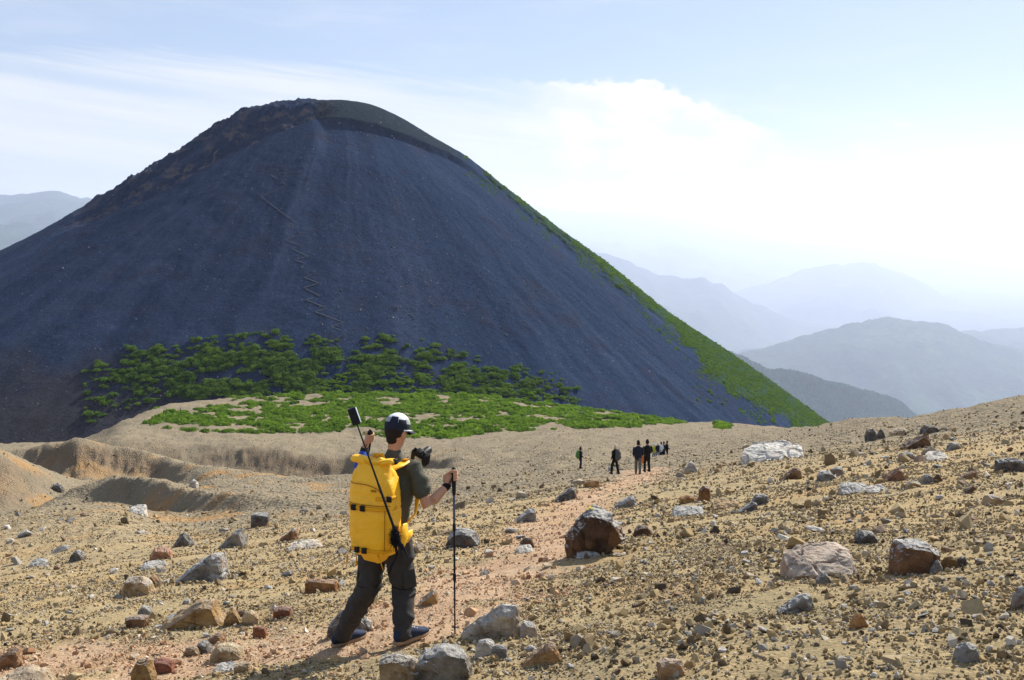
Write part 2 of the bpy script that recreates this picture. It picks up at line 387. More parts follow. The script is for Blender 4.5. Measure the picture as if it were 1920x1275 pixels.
rust_shade = sstep(0.04, 0.36, slope0 + 0.12 * fbm2(GX / 6, GY / 6, 3, 40)) * sstep(45, 60, GY) * sstep(330, 250, GY) * sstep(0.30, 0.05, gc[None, :] + 0 * GY)  # walls rising away from view: rusty soil and painted shade together
rust_shade = blur_y(rust_shade, 15)
# fluting down the gully walls and general unevenness
GZ += rust_shade * (0.22 * fbm2(GX / 4.5 + GY / 30, GY / 18, 3, 41) + 0.10 * vn2(GX / 1.1, GY / 9, 42)) * np.clip(GY / 110, 0.3, 2.0)
farw = sstep(30, 120, GY)
GZ += farw * (0.6 * fbm2(GX / 30, GY / 30, 3, 43) + 0.42 * fbm2(GX / 8, GY / 6, 4, 44, 0.6) + 0.16 * fbm2(GX / 2.4, GY / 2.8, 2, 49))
GZ += rust_shade * 0.55 * fbm2(GX / 2.6 + GY / 6, GY / 5.0, 4, 39, 0.6)
GZ += 0.11 * vn2(GX / 4.2, GY / 4.2, 45) * sstep(8, 16, GY) + 0.05 * vn2(GX / 1.5, GY / 1.5, 46) + 0.022 * fbm2(GX / 0.45, GY / 0.45, 3, 47)
GZ += 0.05 * np.clip(fbm2(GX / 0.9, GY / 0.9, 3, 48), 0, 1) * sstep(-0.05, 0.2, gc[None, :] + 0 * GY)

lgy = np.log(gy)
def H(X, Y):
    """height of the ground"""
    X = np.asarray(X, float); Y = np.asarray(Y, float)
    ci = np.interp(X / Y, gc, np.arange(nC)); yi = np.interp(np.log(Y), lgy, np.arange(nY))
    i0 = np.clip(ci.astype(int), 0, nC - 2); j0 = np.clip(yi.astype(int), 0, nY - 2)
    a = ci - i0; b = yi - j0
    return (GZ[j0, i0] * (1 - a) + GZ[j0, i0 + 1] * a) * (1 - b) + (GZ[j0 + 1, i0] * (1 - a) + GZ[j0 + 1, i0 + 1] * a) * b
_ys = np.exp(np.linspace(math.log(2.5), math.log(510), 4000))
def hit(px, row):
    """where a line of sight meets the ground"""
    c, e = ray(px, row)
    d = H(c * _ys, _ys) - e * _ys
    k = np.argmax(d > 0)
    if d[k] <= 0: k = len(_ys) - 1
    Y = _ys[k]
    return Vector((c * Y, Y, float(H(c * Y, Y))))

# the trodden path
pathpx = [(-300, 1262), (-60, 1248), (150, 1235), (380, 1222), (560, 1205), (700, 1192), (800, 1150), (880, 1090), (950, 1050), (1010, 1030),
          (1040, 985), (1090, 935), (1150, 915), (1190, 900), (1205, 886), (1215, 877)]
path = [hit(*q) for q in pathpx]
def seg_dist(X, Y, pts):
    d = np.full(np.shape(X), 1e9)
    for a, b in zip(pts[:-1], pts[1:]):
        vx, vy = b.x - a.x, b.y - a.y; L = vx * vx + vy * vy + 1e-9
        tt = np.clip(((X - a.x) * vx + (Y - a.y) * vy) / L, 0, 1)
        d = np.minimum(d, np.hypot(X - a.x - tt * vx, Y - a.y - tt * vy))
    return d
def path_mask(X, Y):
    wd = 0.88 + 0.013 * np.clip(Y, 0, 60)
    return sstep(1.25, 0.35, seg_dist(X, Y, path) / wd + 0.5 * fbm2(X / 0.8, Y / 0.8, 3, 60))
pm = np.zeros_like(GZ); near = gy < 75
pm[near] = path_mask(GX[near], GY[near])
GZ -= 0.05 * pm
ochre = sstep(0.1, 0.6, fbm2(GX / 9, GY / 9, 3, 70)) * sstep(20, 50, GY) * sstep(260, 160, GY) * sstep(0.0, -0.2, gc[None, :] + 0 * GY) * 0.8
ochre = np.maximum(ochre, sstep(0.2, 0.8, fbm2(GX / 2.2, GY / 2.2, 3, 71)) * 0.35 * sstep(60, 30, GY))
gme = mesh_np("ground", np.stack([GX, GY, GZ], -1).reshape(-1, 3), grid_faces(nY, nC))
add_attr(gme, 'path', pm); add_attr(gme, 'rust_shade', np.clip(rust_shade, 0, 1) * 0.9); add_attr(gme, 'ochre', ochre); add_attr(gme, 'far', sstep(14, 60, GY))
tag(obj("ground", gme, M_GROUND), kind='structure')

# ------------------------------------------------------------------ the cone
MD = 690.0; _c, _e = ray(640, 187); MX, MZ = _c * MD, _e * MD
tr = [0, 1.1, 12.4, 25.2, 37.4, 60.1, 89.1, 109.3, 142.6, 174.5, 201.0, 223.2, 252.9, 420]
rr = [0, 16.4, 41.7, 62.6, 84.7, 113.5, 151.5, 180.7, 221.3, 271.0, 308.7, 339.6, 387.4, 680]
tl = [0, 1.1, 2.5, 9.9, 24.1, 36.7, 49.2, 63.7, 76.4, 91.0, 100.9, 132.6, 180.2, 225.9, 420]
rl = [0, 20.0, 38.8, 69.8, 89.9, 106.8, 127.9, 151.0, 173.2, 199.1, 219.8, 292.6, 403.3, 521.1, 950]
tf = [0, 2, 8, 20, 45, 80, 120, 150, 175, 230, 420]; rf = [0, 22, 45, 70, 108, 160, 222, 272, 315, 380, 560]
tb = [0, 5, 420]; rb = [0, 30, 650]
ts = np.concatenate([np.linspace(0.02, 60, 170)[:-1], np.linspace(60, 260, 230)[:-1], np.linspace(260, 420, 30)])
th = np.radians(np.concatenate([np.linspace(-208, 28, 760), np.linspace(28, 152, 40)[1:]]))
def blurt(a, n=9):
    k = np.hanning(n + 2)[1:-1]; k /= k.sum(); return np.convolve(np.pad(a, n // 2, mode='reflect', reflect_type='odd'), k, mode='valid')
tu = np.linspace(0, 420, 421)
Rr, Rl, Rf, Rb = [np.interp(ts, tu, blurt(np.interp(tu, a, b), 11)) for a, b in ((tr, rr), (tl, rl), (tf, rf), (tb, rb))]
ct, st_ = np.cos(th)[None, :], np.sin(th)[None, :]
Rm = np.where(ct > 0, Rr[:, None], Rl[:, None]) * ct ** 2 + np.where(st_ < 0, Rf[:, None], Rb[:, None]) * st_ ** 2
Rm = np.maximum(Rm, 0.05)
XX = MX + Rm * ct; YY = MD + Rm * st_; ZZ = MZ - np.repeat(ts[:, None], len(th), 1)
ppx, prow = proj(XX, YY, ZZ)
front = sstep(0.25, -0.05, np.sin(th))[None, :] * np.ones_like(ZZ)
def line(pts, x): return np.interp(x, [q[0] for q in pts], [q[1] for q in pts])
S_ = [(60, 458), (180, 412), (270, 378), (330, 345), (380, 318), (440, 286), (520, 250), (600, 218)]
SK = [(60, 440), (130, 400), (190, 365), (260, 325), (320, 290), (370, 255), (430, 215), (510, 194), (600, 189)]
ls, lk = line(S_, ppx), line(SK, ppx)
wv = np.clip((ls - prow) / np.maximum(ls - lk, 4), 0, 1) * (ppx < 640) * front
fade = sstep(60, 250, ppx) * sstep(640, 570, ppx)
crag = np.sin(np.pi * wv) ** 0.6 * fade
ZZ -= 9.0 * np.sin(np.pi * np.clip(wv * 1.15, 0, 1)) ** 0.8 * fade
ZZ += (crag + 0.8 * sstep(0.7, 1.0, wv) * fade) * (2.4 * fbm2(XX / 13, YY / 13, 4, 80, 0.6) + 1.5 * np.abs(fbm2(XX / 5, YY / 5, 3, 81)))
T_ = [(585, 219), (650, 222), (700, 232), (760, 252), (840, 285), (900, 322), (1000, 405)]
ltl = line(T_, ppx)
below = sstep(-1.5, 2.5, prow - ltl) * sstep(90, 10, prow - ltl) * sstep(585, 615, ppx) * sstep(960, 840, ppx) * front
ZZ -= 4.2 * below
capm = sstep(2, -3, prow - ltl) * sstep(580, 600, ppx) * sstep(900, 840, ppx) * front
GL = [(840, 275), (900, 313), (930, 340), (1000, 400), (1100, 478), (1200, 562), (1290, 643), (1330, 705), (1400, 748), (1490, 797), (1600, 860)]
gl = line(GL, ppx) + 10 * fbm2(XX / 14, YY / 14, 3, 82)
greenm = sstep(4, -4, prow - gl) * sstep(855, 930, ppx) * sstep(-60, -20, prow - 300 - (ppx - 900))  # narrow at the top
greenm = sstep(6, -6, prow - gl) * sstep(860, 960, ppx)
spur = sstep(30, 0, np.abs(prow - gl - 6)) * sstep(860, 930, ppx) * sstep(1300, 1150, ppx) * front
ZZ -= 2.2 * sstep(-3, 5, prow - gl) * sstep(70, 10, prow - gl) * sstep(860, 930, ppx) * sstep(1350, 1150, ppx) * front
wth = th[None, :] + 0.03 * fbm2(XX / 60, YY / 60, 3, 89)
streak = 0.5 + 0.4 * fbm2(wth * 9, ts[:, None] * 0.006 + 0 * ZZ, 3, 90) + 0.25 * vn2(wth * 38, ts[:, None] * 0.012 + 0 * ZZ, 83) + 0.16 * vn2(wth * 130, ts[:, None] * 0.03 + 0 * ZZ, 84)
sl = sstep(15, 60, ts)[:, None]
ZZ += sl * (0.5 * (streak - 0.5) + 0.4 * fbm2(XX / 16, YY / 16, 4, 85, 0.55)) * 1.0
ZZ += 0.16 * fbm2(XX / 4.5, YY / 4.5, 3, 86)
# eroded channels low on the right flank
ch = sstep(90, 130, ts)[:, None] * sstep(math.radians(-75), math.radians(-50), th)[None, :] * sstep(math.radians(-5), math.radians(-20), th)[None, :]
ZZ += ch * 0.9 * np.abs(vn2(th[None, :] * 28 + 0 * ZZ, ts[:, None] * 0.006 + 0 * ZZ, 87))
apron = sstep(640, 760, prow + 40 * fbm2(XX / 30, YY / 30, 3, 88)) * sstep(520, 300, ppx) * front * 0.8
verts = np.concatenate([np.stack([XX, YY, ZZ], -1).reshape(-1, 3), [[MX, MD, MZ + 0.1]]])
nr, nc_ = ZZ.shape
ii = np.arange(nr * nc_).reshape(nr, nc_); jj = np.roll(ii, -1, axis=1)
quads = np.stack([ii[:-1], ii[1:], jj[1:], jj[:-1]], -1).reshape(-1, 4)
mme = mesh_np("mountain", verts, quads)
for nme, arr in (('streak', streak), ('cap', capm), ('green', greenm * 0.85), ('crag', crag), ('apron', apron)):
    add_attr(mme, nme, np.append(arr.ravel(), 0.0))
tag(obj("mountain", mme, M_MOUNT), kind='structure')
MBVH = BVHTree.FromPolygons([tuple(v) for v in verts.tolist()], [tuple(q) for q in quads.tolist()])
def mhit(px, row):
    c, e = ray(px, row); d = Vector((c, 1, e)).normalized()
    loc, n, i, dist = MBVH.ray_cast(Vector((0, 0, 0)), d)
    return loc, n

# ------------------------------------------------------------------ far country
def far_terrain():
    fc = np.linspace(-1.0, 1.0, 520); fy = np.exp(np.linspace(math.log(1300), math.log(130000), 460))
    X = fc[None, :] * fy[:, None]; Y = np.repeat(fy[:, None], len(fc), 1)
    floor = np.interp(Y, [1300, 8000, 15500, 130000], [-560, -2200, -3100, -3500])
    Z = floor + 0.0
    def ridge(Yc, pts, sf, sb, nz, seed):
        nonlocal Z
        Yc *= 3.0; nz *= 2.3
        cc = np.array([ray(x, r)[0] for x, r in pts]); zz = np.array([ray(x, r)[1] for x, r in pts]) * Yc
        crest = np.interp(fc, cc, zz)[None, :]
        crest = crest + nz * fbm2(X / (nz * 9), 0 * X + seed, 4, seed, 0.55)
        wob = Yc + 0.06 * Yc * vn2(X / (0.25 * Yc), 0 * X, seed + 1)
        z = crest - np.where(Y < wob, sf * (wob - Y), sb * (Y - wob)) * (1 + 0.35 * fbm2(X / (0.05 * Yc), Y / (0.09 * Yc), 3, seed + 2))
        Z = np.maximum(Z, z)
    ridge(2600, [(1100, 640), (1380, 672), (1440, 692), (1500, 702), (1560, 718), (1620, 737), (1680, 764), (1730, 792), (1800, 835), (2400, 1000)], .30, .3, 9, 101)
    ridge(5200, [(-900, 640), (1100, 740), (1300, 700), (1400, 658), (1500, 628), (1600, 602), (1680, 596), (1760, 614), (1850, 642), (1920, 655), (2600, 640)], .22, .25, 16, 104)
    ridge(6500, [(-900, 560), (1300, 680), (1500, 645), (1700, 640), (1800, 622), (1920, 612), (2500, 590)], .2, .22, 22, 107)
    ridge(5600, [(-900, 440), (-200, 405), (0, 424), (60, 424), (140, 445), (300, 470), (900, 560), (1100, 760), (2800, 800)], .2, .22, 20, 110)
    ridge(9000, [(800, 440), (1000, 448), (1140, 482), (1230, 512), (1310, 524), (1350, 530), (1400, 560), (1480, 600), (1700, 680), (2400, 700)], .18, .2, 26, 113)
    ridge(8000, [(-900, 380), (-200, 372), (0, 366), (100, 360), (200, 374), (300, 398), (500, 420), (850, 450), (1050, 700), (2800, 760)], .16, .2, 24, 116)
    ridge(12100, [(900, 560), (1380, 548), (1480, 516), (1560, 497), (1640, 495), (1700, 515), (1760, 548), (1830, 570), (1900, 588), (2500, 600)], .15, .2, 32, 119)
    ridge(16000, [(900, 520), (1600, 520), (1700, 510), (1740, 503), (1790, 528), (1850, 548), (1920, 545), (2400, 530)], .14, .2, 40, 122)
    ridge(18000, [(-900, 410), (600, 415), (1000, 425), (1200, 430), (1240, 427), (1400, 452), (1560, 460), (1700, 470), (1920, 476), (2600, 480)], .12, .15, 45, 125)
    ridge(22000, [(-900, 390), (600, 382), (1000, 386), (1060, 394), (1250, 402), (1400, 424), (1700, 448), (1920, 462), (2600, 470)], .1, .1, 50, 128)
    Z += 90 * fbm2(X / 1900, Y / 1900, 4, 131, 0.55) * sstep(1500, 5500, Y) + 18 * fbm2(X / 350, Y / 350, 3, 132)
    Z = np.minimum(Z, 525)
    tag(obj("far_hills", mesh_np("far_hills", np.stack([X, Y, Z], -1).reshape(-1, 3), grid_faces(len(fy), len(fc))), M_FAR), kind='structure')
    return fc, fy, Z
FC, FY, FZ = far_terrain()

# haze: even, pale air round everything
hb = 180000.0
hv = [(-hb, -3000, -4000), (hb, -3000, -4000), (hb, hb, -4000), (-hb, hb, -4000), (-hb, -3000, 570), (hb, -3000, 570), (hb, hb, 570), (-hb, hb, 570)]
hme = mesh_np("haze", hv, [(0, 3, 2, 1), (4, 5, 6, 7), (0, 1, 5, 4), (1, 2, 6, 5), (2, 3, 7, 6), (3, 0, 4, 7)], False)
hm = bpy.data.materials.new("haze_air"); hm.use_nodes = True; hm.node_tree.nodes.clear()
ht = NT(hm.node_tree); pv = ht.n('ShaderNodeVolumePrincipled'); ho = ht.n('ShaderNodeOutputMaterial')
pv.inputs['Color'].default_value = (0.69, 0.765, 1.0, 1); pv.inputs['Density'].default_value = 0.33e-4; pv.inputs['Anisotropy'].default_value = 0.35
hm.node_tree.links.new(pv.outputs[0], ho.inputs['Volume'])
tag(obj("haze", hme, hm), kind='stuff')
# ------------------------------------------------------------------ scatter tool for uncountable stuff
def gn_scatter(name, pts, scl, rot, idx, variants, label=None):
    coll = bpy.data.collections.new(name + "_sources")
    for i, (me, mat) in enumerate(variants):
        if not me.materials: me.materials.append(mat)
        coll.objects.link(bpy.data.objects.new("%s_source_%02d" % (name, i), me))
    me = bpy.data.meshes.new(name)
    me.vertices.add(len(pts)); me.vertices.foreach_set('co', np.asarray(pts, np.float32).ravel())
    for nme, typ, arr, key in (('scl', 'FLOAT_VECTOR', scl, 'vector'), ('rot', 'FLOAT_VECTOR', rot, 'vector'), ('idx', 'INT', idx, 'value')):
        a = me.attributes.new(nme, typ, 'POINT')
        a.data.foreach_set(key, np.asarray(arr, np.int32 if typ == 'INT' else np.float32).ravel())
    o = obj(name, me)
    g = bpy.data.node_groups.new(name + "_scatter", 'GeometryNodeTree')
    g.interface.new_socket('Geometry', in_out='INPUT', socket_type='NodeSocketGeometry')
    g.interface.new_socket('Geometry', in_out='OUTPUT', socket_type='NodeSocketGeometry')
    gi = g.nodes.new('NodeGroupInput'); go = g.nodes.new('NodeGroupOutput')
    ip = g.nodes.new('GeometryNodeInstanceOnPoints'); ci = g.nodes.new('GeometryNodeCollectionInfo')
    ci.inputs['Collection'].default_value = coll; ci.inputs['Separate Children'].default_value = True; ci.inputs['Reset Children'].default_value = True
    def na(nm, dt):
        n = g.nodes.new('GeometryNodeInputNamedAttribute'); n.data_type = dt; n.inputs[0].default_value = nm
        return next(s for s in n.outputs if s.enabled and s.name == 'Attribute')
    L = g.links.new
    L(gi.outputs[0], ip.inputs['Points']); L(ci.outputs[0], ip.inputs['Instance']); ip.inputs['Pick Instance'].default_value = True
    L(na('idx', 'INT'), ip.inputs['Instance Index']); L(na('rot', 'FLOAT_VECTOR'), ip.inputs['Rotation']); L(na('scl', 'FLOAT_VECTOR'), ip.inputs['Scale'])
    L(ip.outputs[0], go.inputs[0])
    md = o.modifiers.new('scatter', 'NODES'); md.node_group = g
    return tag(o, kind='stuff', label=label)

def hull_mesh(name, pts, cuts=0, noise=0.0, seed=0, relax=0.0, flat=False):
    bm = bmesh.new()
    for p in pts: bm.verts.new(p)
    r = bmesh.ops.convex_hull(bm, input=bm.verts)
    bmesh.ops.delete(bm, geom=list({e for e in r['geom_interior'] + r['geom_unused'] if isinstance(e, bmesh.types.BMVert)}), context='VERTS')
    if cuts:
        bmesh.ops.dissolve_limit(bm, angle_limit=0.03, verts=bm.verts, edges=bm.edges)
        bmesh.ops.triangulate(bm, faces=bm.faces)
        for k in range(cuts):
            bmesh.ops.subdivide_edges(bm, edges=bm.edges, cuts=1, use_grid_fill=True)
            if relax and k < 2: bmesh.ops.smooth_vert(bm, verts=bm.verts, factor=relax, use_axis_x=True, use_axis_y=True, use_axis_z=True)
        bmesh.ops.triangulate(bm, faces=bm.faces)
    bmesh.ops.recalc_face_normals(bm, faces=bm.faces)
    me = bpy.data.meshes.new(name); bm.to_mesh(me); bm.free()
    if noise:
        n = len(me.vertices); co = np.empty(n * 3); me.vertices.foreach_get('co', co); co = co.reshape(-1, 3)
        nm = np.empty(n * 3); me.vertices.foreach_get('normal', nm); nm = nm.reshape(-1, 3)
        size = np.ptp(co, axis=0).max()
        q = co / size
        d = 0.5 * vn3(q * 4 + seed, seed) + 0.3 * vn3(q * 9 + seed, seed + 1) + 0.2 * vn3(q * 19 + seed, seed + 2)
        d += 0.55 * np.round(vn3(q * 2.6 + seed * .7, seed + 9) * 2.2) / 2.2 + 0.12 * vn3(q * 40, seed + 4)
        d -= 0.7 * np.exp(-(vn3(q * 3.3 + 2 * seed, seed + 6) / 0.05) ** 2)
        # chipped ledges
        d += 0.35 * (np.abs(((q[:, 2] * 5 + q[:, 0] * 1.3 + 0.4 * vn3(q * 3, seed + 5)) % 1.0) - 0.5) - 0.25)
        co = co + nm * (d * noise * size)[:, None]
        me.vertices.foreach_set('co', co.ravel()); me.update()
    if not flat:
        me.polygons.foreach_set('use_smooth', np.ones(len(me.polygons), bool))
        me.set_sharp_from_angle(angle=math.radians(20))
    return me

def random_stone(name, seed, n=14, boxy=0.6, flatness=0.75, **kw):
    r = np.random.default_rng(seed)
    v = r.normal(size=(n, 3)); v /= np.linalg.norm(v, axis=1)[:, None]
    v = np.sign(v) * np.abs(v) ** boxy
    v *= np.array([1.0, r.uniform(0.65, 1.0), flatness * r.uniform(0.7, 1.0)]) * r.uniform(0.8, 1.0, (n, 1)) * 0.62
    return hull_mesh(name, v.tolist(), seed=seed, **kw)

TPL = {
 'dome':  [(-.5, 0), (-.46, .45), (-.25, .9), (.05, 1), (.3, .85), (.48, .45), (.5, 0)],
 'wedge': [(-.5, 0), (-.5, .12), (-.12, .62), (.2, 1), (.36, .96), (.5, .15), (.5, 0)],
 'block': [(-.5, 0), (-.48, .88), (-.1, 1), (.42, .9), (.5, .5), (.48, 0)],
 'slab':  [(-.5, 0), (-.5, .4), (-.2, .95), (.38, 1), (.5, .45), (.5, 0)],
 'peak':  [(-.5, 0), (-.42, .3), (-.12, .85), (.04, 1), (.22, .7), (.5, .1), (.5, 0)],
 'lean':  [(-.5, 0), (-.49, .42), (-.27, .82), (-.02, 1), (.26, .86), (.5, .5), (.5, .36), (.1, .12), (-.22, 0)],
 'tall':  [(-.5, 0), (-.38, .7), (-.12, 1), (.3, .95), (.5, .35), (.46, 0)],
}
GREY = (0.24, 0.235, 0.225); DARK = (0.12, 0.115, 0.11); OCH = (0.33, 0.21, 0.09); BRN = (0.22, 0.13, 0.07)
PALE = (0.52, 0.49, 0.44); TANC = (0.40, 0.30, 0.18); RED = (0.28, 0.12, 0.08); PINK = (0.46, 0.36, 0.28); DBR = (0.13, 0.08, 0.05)
def rock_at(x0, y0, x1, y1, tpl, colr, skin, deep, label, mirror=False, tilt=0.0, name='boulder', cat='rock', Y=None, sink=0.0):
    seed = int(x0 * 7 + y1 * 3) % 9973
    b = hit((x0 + x1) / 2, y1 - 0.06 * (y1 - y0)) if Y is None else P((x0 + x1) / 2, y1, Y)
    s = (b.y * CP - b.z * SP) / F
    W = (x1 - x0) * s * 0.97; Hh = (y1 - y0) * s * (0.94 if deep < 1 else 0.8); D = W * deep
    if tpl == 'slab':
        hpx = Hh; tilt = max(tilt, 0.34); Hh = hpx * 0.30; D = min(1.2 * W, 0.74 * hpx / math.sin(tilt + 0.10))
    r = np.random.default_rng(seed); pts = []
    base = -0.30 * D - 0.12 * Hh - sink - math.sin(tilt) * D
    for ring, (yy, sx, sz) in enumerate(((0.06, 0.9, 0.86), (0.35, 1.0, 1.0), (0.72, 0.93, 0.9), (1.0, 0.6, 0.62))):
        for (x, z) in TPL[tpl]:
            if mirror: x = -x
            xx = x * W * sx * r.uniform(0.92, 1.06) + (r.uniform(-.04, .04) * W)
            zz = z * Hh * sz * r.uniform(0.9, 1.03) if z > 0.03 else base
            pts.append((xx, (yy - 0.25) * D + r.uniform(-.07, .07) * D, zz))
    nv = W > 0.25
    me = hull_mesh(name, pts, cuts=4 if (x1 - x0) > 55 else 3, noise=0.045, seed=seed, relax=0.03)
    o = obj(name, me, M_ROCK); o.location = b
    o.rotation_euler = (tilt, 0, r.uniform(-0.2, 0.2))
    o.color = tuple(colr) + (skin,)
    ROCKS.append((b.x, b.y, W, D)); o.location.z -= 0.10 * Hh
    tag(o, label, cat)
    return o

ROCKS = []
big = rock_at(1060, 935, 1170, 1045, 'lean', (0.085, 0.052, 0.034), 0.9, 0.75, "largest dark brown boulder with grey top beside the path, daubed with yellow paint")
rock_at(1670, 1005, 1776, 1078, 'tall', (0.17, 0.10, 0.06), 1.0, 0.8, "large brown boulder with pale grey top on the right slope", mirror=True)
rock_at(1468, 1002, 1615, 1080, 'slab', PINK, 0.35, 0.9, "broad flat pinkish slab tilted towards the viewer on the right slope", tilt=0.42)
rock_at(325, 1030, 432, 1093, 'wedge', GREY, 0.8, 0.6, "large grey triangular boulder left of the hiker")
rock_at(300, 1120, 420, 1182, 'wedge', OCH, 0.3, 0.6, "ochre wedge-shaped boulder with a sharp right edge, lower left")
rock_at(416, 1134, 455, 1174, 'peak', OCH, 0.2, 0.7, "small mustard-coloured rock touching the right side of the ochre wedge boulder")
rock_at(452, 1142, 486, 1172, 'dome', TANC, 0.2, 0.7, "small orange-tan rock right of the mustard-coloured rock")
rock_at(570, 1082, 636, 1114, 'block', (0.30, 0.16, 0.07), 0.3, 0.5, "brick-shaped rusty brown rock just left of the hiker's legs")
rock_at(862, 1124, 982, 1199, 'wedge', (0.42, 0.37, 0.30), 1.0, 0.42, "long pale grey rock with an orange end right of the trekking pole", tilt=0.12)
rock_at(968, 1162, 1010, 1197, 'tall', PALE, 0.9, 0.8, "small white-topped rock right of the long pale grey rock")
rock_at(765, 1200, 895, 1290, 'dome', (0.20, 0.18, 0.15), 0.8, 0.7, "mottled grey boulder at the bottom edge below the trekking pole tip")
rock_at(708, 1216, 792, 1300, 'block', TANC, 0.7, 0.7, "pale-topped tan block at the bottom edge beside the mottled grey boulder")
rock_at(886, 1192, 932, 1232, 'dome', PALE, 0.9, 0.8, "white rounded rock between the grey boulder and the long pale rock")
rock_at(920, 1206, 952, 1236, 'block', GREY, 0.4, 0.8, "small grey block right of the white rounded rock at the bottom")
rock_at(975, 1198, 1052, 1248, 'wedge', (0.34, 0.21, 0.10), 0.3, 0.6, "orange-brown wedge rock at the bottom centre")
rock_at(1232, 1232, 1284, 1272, 'block', (0.36, 0.22, 0.12), 0.5, 0.8, "lone orange-brown cube-like rock at the bottom edge, right of centre")
rock_at(1456, 1107, 1528, 1152, 'wedge', GREY, 0.9, 0.7, "grey jagged rock below the flat pinkish slab")
rock_at(1594, 1144, 1630, 1180, 'peak', (0.34, 0.18, 0.07), 0.1, 0.8, "pointed orange-brown rock right of the grey jagged rock")
rock_at(225, 1078, 292, 1118, 'tall', TANC, 0.6, 0.7, "tan flat-topped rock in front of the grey triangular boulder", mirror=True)
rock_at(270, 1075, 302, 1100, 'peak', BRN, 0.2, 0.7, "small brown pointed rock between the tan rock and the grey triangular boulder")
rock_at(470, 957, 506, 990, 'block', DARK, 0.7, 0.8, "dark grey cube-shaped boulder on the far lip, left of the yellow pack")
rock_at(408, 985, 462, 1030, 'wedge', GREY, 0.7, 0.6, "slanted grey-brown boulder behind the grey triangular boulder")
rock_at(326, 994, 364, 1027, 'peak', DARK, 0.3, 0.8, "black pointed rock above the grey triangular boulder")
rock_at(523, 987, 560, 1015, 'wedge', BRN, 0.6, 0.7, "brown slanted rock left of the yellow pack")
rock_at(538, 1010, 608, 1030, 'slab', (0.6, 0.54, 0.44), 0.3, 0.8, "flat cream slab left of the yellow pack", tilt=0.2)
rock_at(280, 1024, 326, 1050, 'dome', (0.40, 0.22, 0.13), 0.2, 0.7, "rounded reddish-orange rock left of the grey triangular boulder")
rock_at(262, 1050, 312, 1067, 'slab', PALE, 0.7, 0.8, "flat white slab left of the grey triangular boulder", tilt=0.15)
rock_at(345, 1075, 375, 1093, 'dome', TANC, 0.2, 0.8, "small tan rounded rock leaning on the foot of the grey triangular boulder")
rock_at(1395, 818, 1516, 866, 'slab', (0.60, 0.59, 0.56), 0.4, 0.8, "large white outcrop beyond the walkers on the right", tilt=0.1)
rock_at(1388, 857, 1408, 868, 'dome', GREY, 0.5, 0.8, "small grey boulder at the left tip of the large white outcrop")
rock_at(1622, 800, 1646, 829, 'tall', DARK, 0.2, 0.8, "left of two dark upright rocks near the right skyline", mirror=True)
rock_at(1644, 800, 1662, 824, 'peak', DARK, 0.2, 0.8, "right of two dark upright rocks near the right skyline", mirror=True)
rock_at(1690, 808, 1752, 842, 'wedge', DBR, 0.2, 0.5, "long dark brown slanting rock near the right skyline")
rock_at(1728, 795, 1762, 814, 'dome', DARK, 0.1, 0.8, "black rounded rock behind the long dark brown slanting rock")
rock_at(1670, 803, 1708, 816, 'dome', TANC, 0.3, 0.7, "low tan rock left of the black rounded rock near the skyline")
rock_at(1684, 845, 1718, 864, 'dome', GREY, 0.6, 0.7, "grey-brown rounded rock below the long dark brown slanting rock")
rock_at(1737, 843, 1780, 864, 'slab', (0.62, 0.58, 0.52), 0.4, 0.9, "bright white flat rock high on the right slope", tilt=0.3)
rock_at(1776, 828, 1802, 844, 'dome', GREY, 0.8, 0.8, "small grey rock above the bright white flat rock")
rock_at(1868, 857, 1925, 886, 'block', DARK, 0.7, 0.6, "dark grey block at the right edge of the picture")
rock_at(1466, 875, 1506, 900, 'wedge', BRN, 0.2, 0.6, "brown slanting rock right of the walkers, alone on smooth gravel")
rock_at(1532, 880, 1568, 903, 'dome', GREY, 1.0, 0.8, "left rock of a pale blue-grey pair on the right slope")
rock_at(1556, 873, 1584, 893, 'tall', GREY, 1.0, 0.8, "right rock of a pale blue-grey pair on the right slope")
rock_at(1654, 875, 1700, 904, 'wedge', (0.22, 0.12, 0.08), 0.1, 0.6, "reddish brown slanting rock in the middle of the right slope")
rock_at(1574, 902, 1640, 924, 'slab', PALE, 0.9, 0.8, "long pale slab, larger of two lying end to end on the right slope", tilt=0.1)
rock_at(1625, 908, 1664, 924, 'slab', (0.62, 0.59, 0.54), 0.5, 0.8, "short white slab at the right end of the long pale slab", tilt=0.2)
rock_at(1697, 900, 1728, 916, 'dome', TANC, 0.5, 0.8, "low tan rock right of the short white slab")
rock_at(1726, 886, 1752, 908, 'dome', GREY, 0.4, 0.8, "rounded olive-grey rock right of the reddish brown slanting rock")
rock_at(1748, 886, 1770, 904, 'peak', DBR, 0.1, 0.8, "small dark rock touching the rounded olive-grey rock")
rock_at(1802, 880, 1832, 900, 'wedge', BRN, 0.2, 0.7, "brown wedge rock left of the dark grey block at the right edge")
rock_at(1843, 925, 1884, 950, 'tall', TANC, 0.7, 0.8, "tan angular rock under the dark grey block near the right edge", mirror=True)
rock_at(1040, 910, 1084, 940, 'wedge', DARK, 0.4, 0.6, "dark grey lumpy rock behind the largest dark brown boulder")
rock_at(1094, 897, 1126, 915, 'block', OCH, 0.2, 0.7, "ochre block in front of the walker with the green pack")
rock_at(1282, 862, 1311, 887, 'peak', (0.36, 0.36, 0.36), 0.9, 0.8, "pale grey pyramid-shaped boulder right of the walkers")
rock_at(963, 950, 1008, 981, 'wedge', GREY, 0.7, 0.6, "grey leaning rock between the pole and the largest dark brown boulder")
rock_at(832, 985, 902, 1031, 'dome', DARK, 0.9, 0.7, "dark boulder with pale top directly behind the trekking pole")
rock_at(972, 1005, 1003, 1030, 'tall', DBR, 0.3, 0.7, "brown upright rock on the path left of the largest boulder")
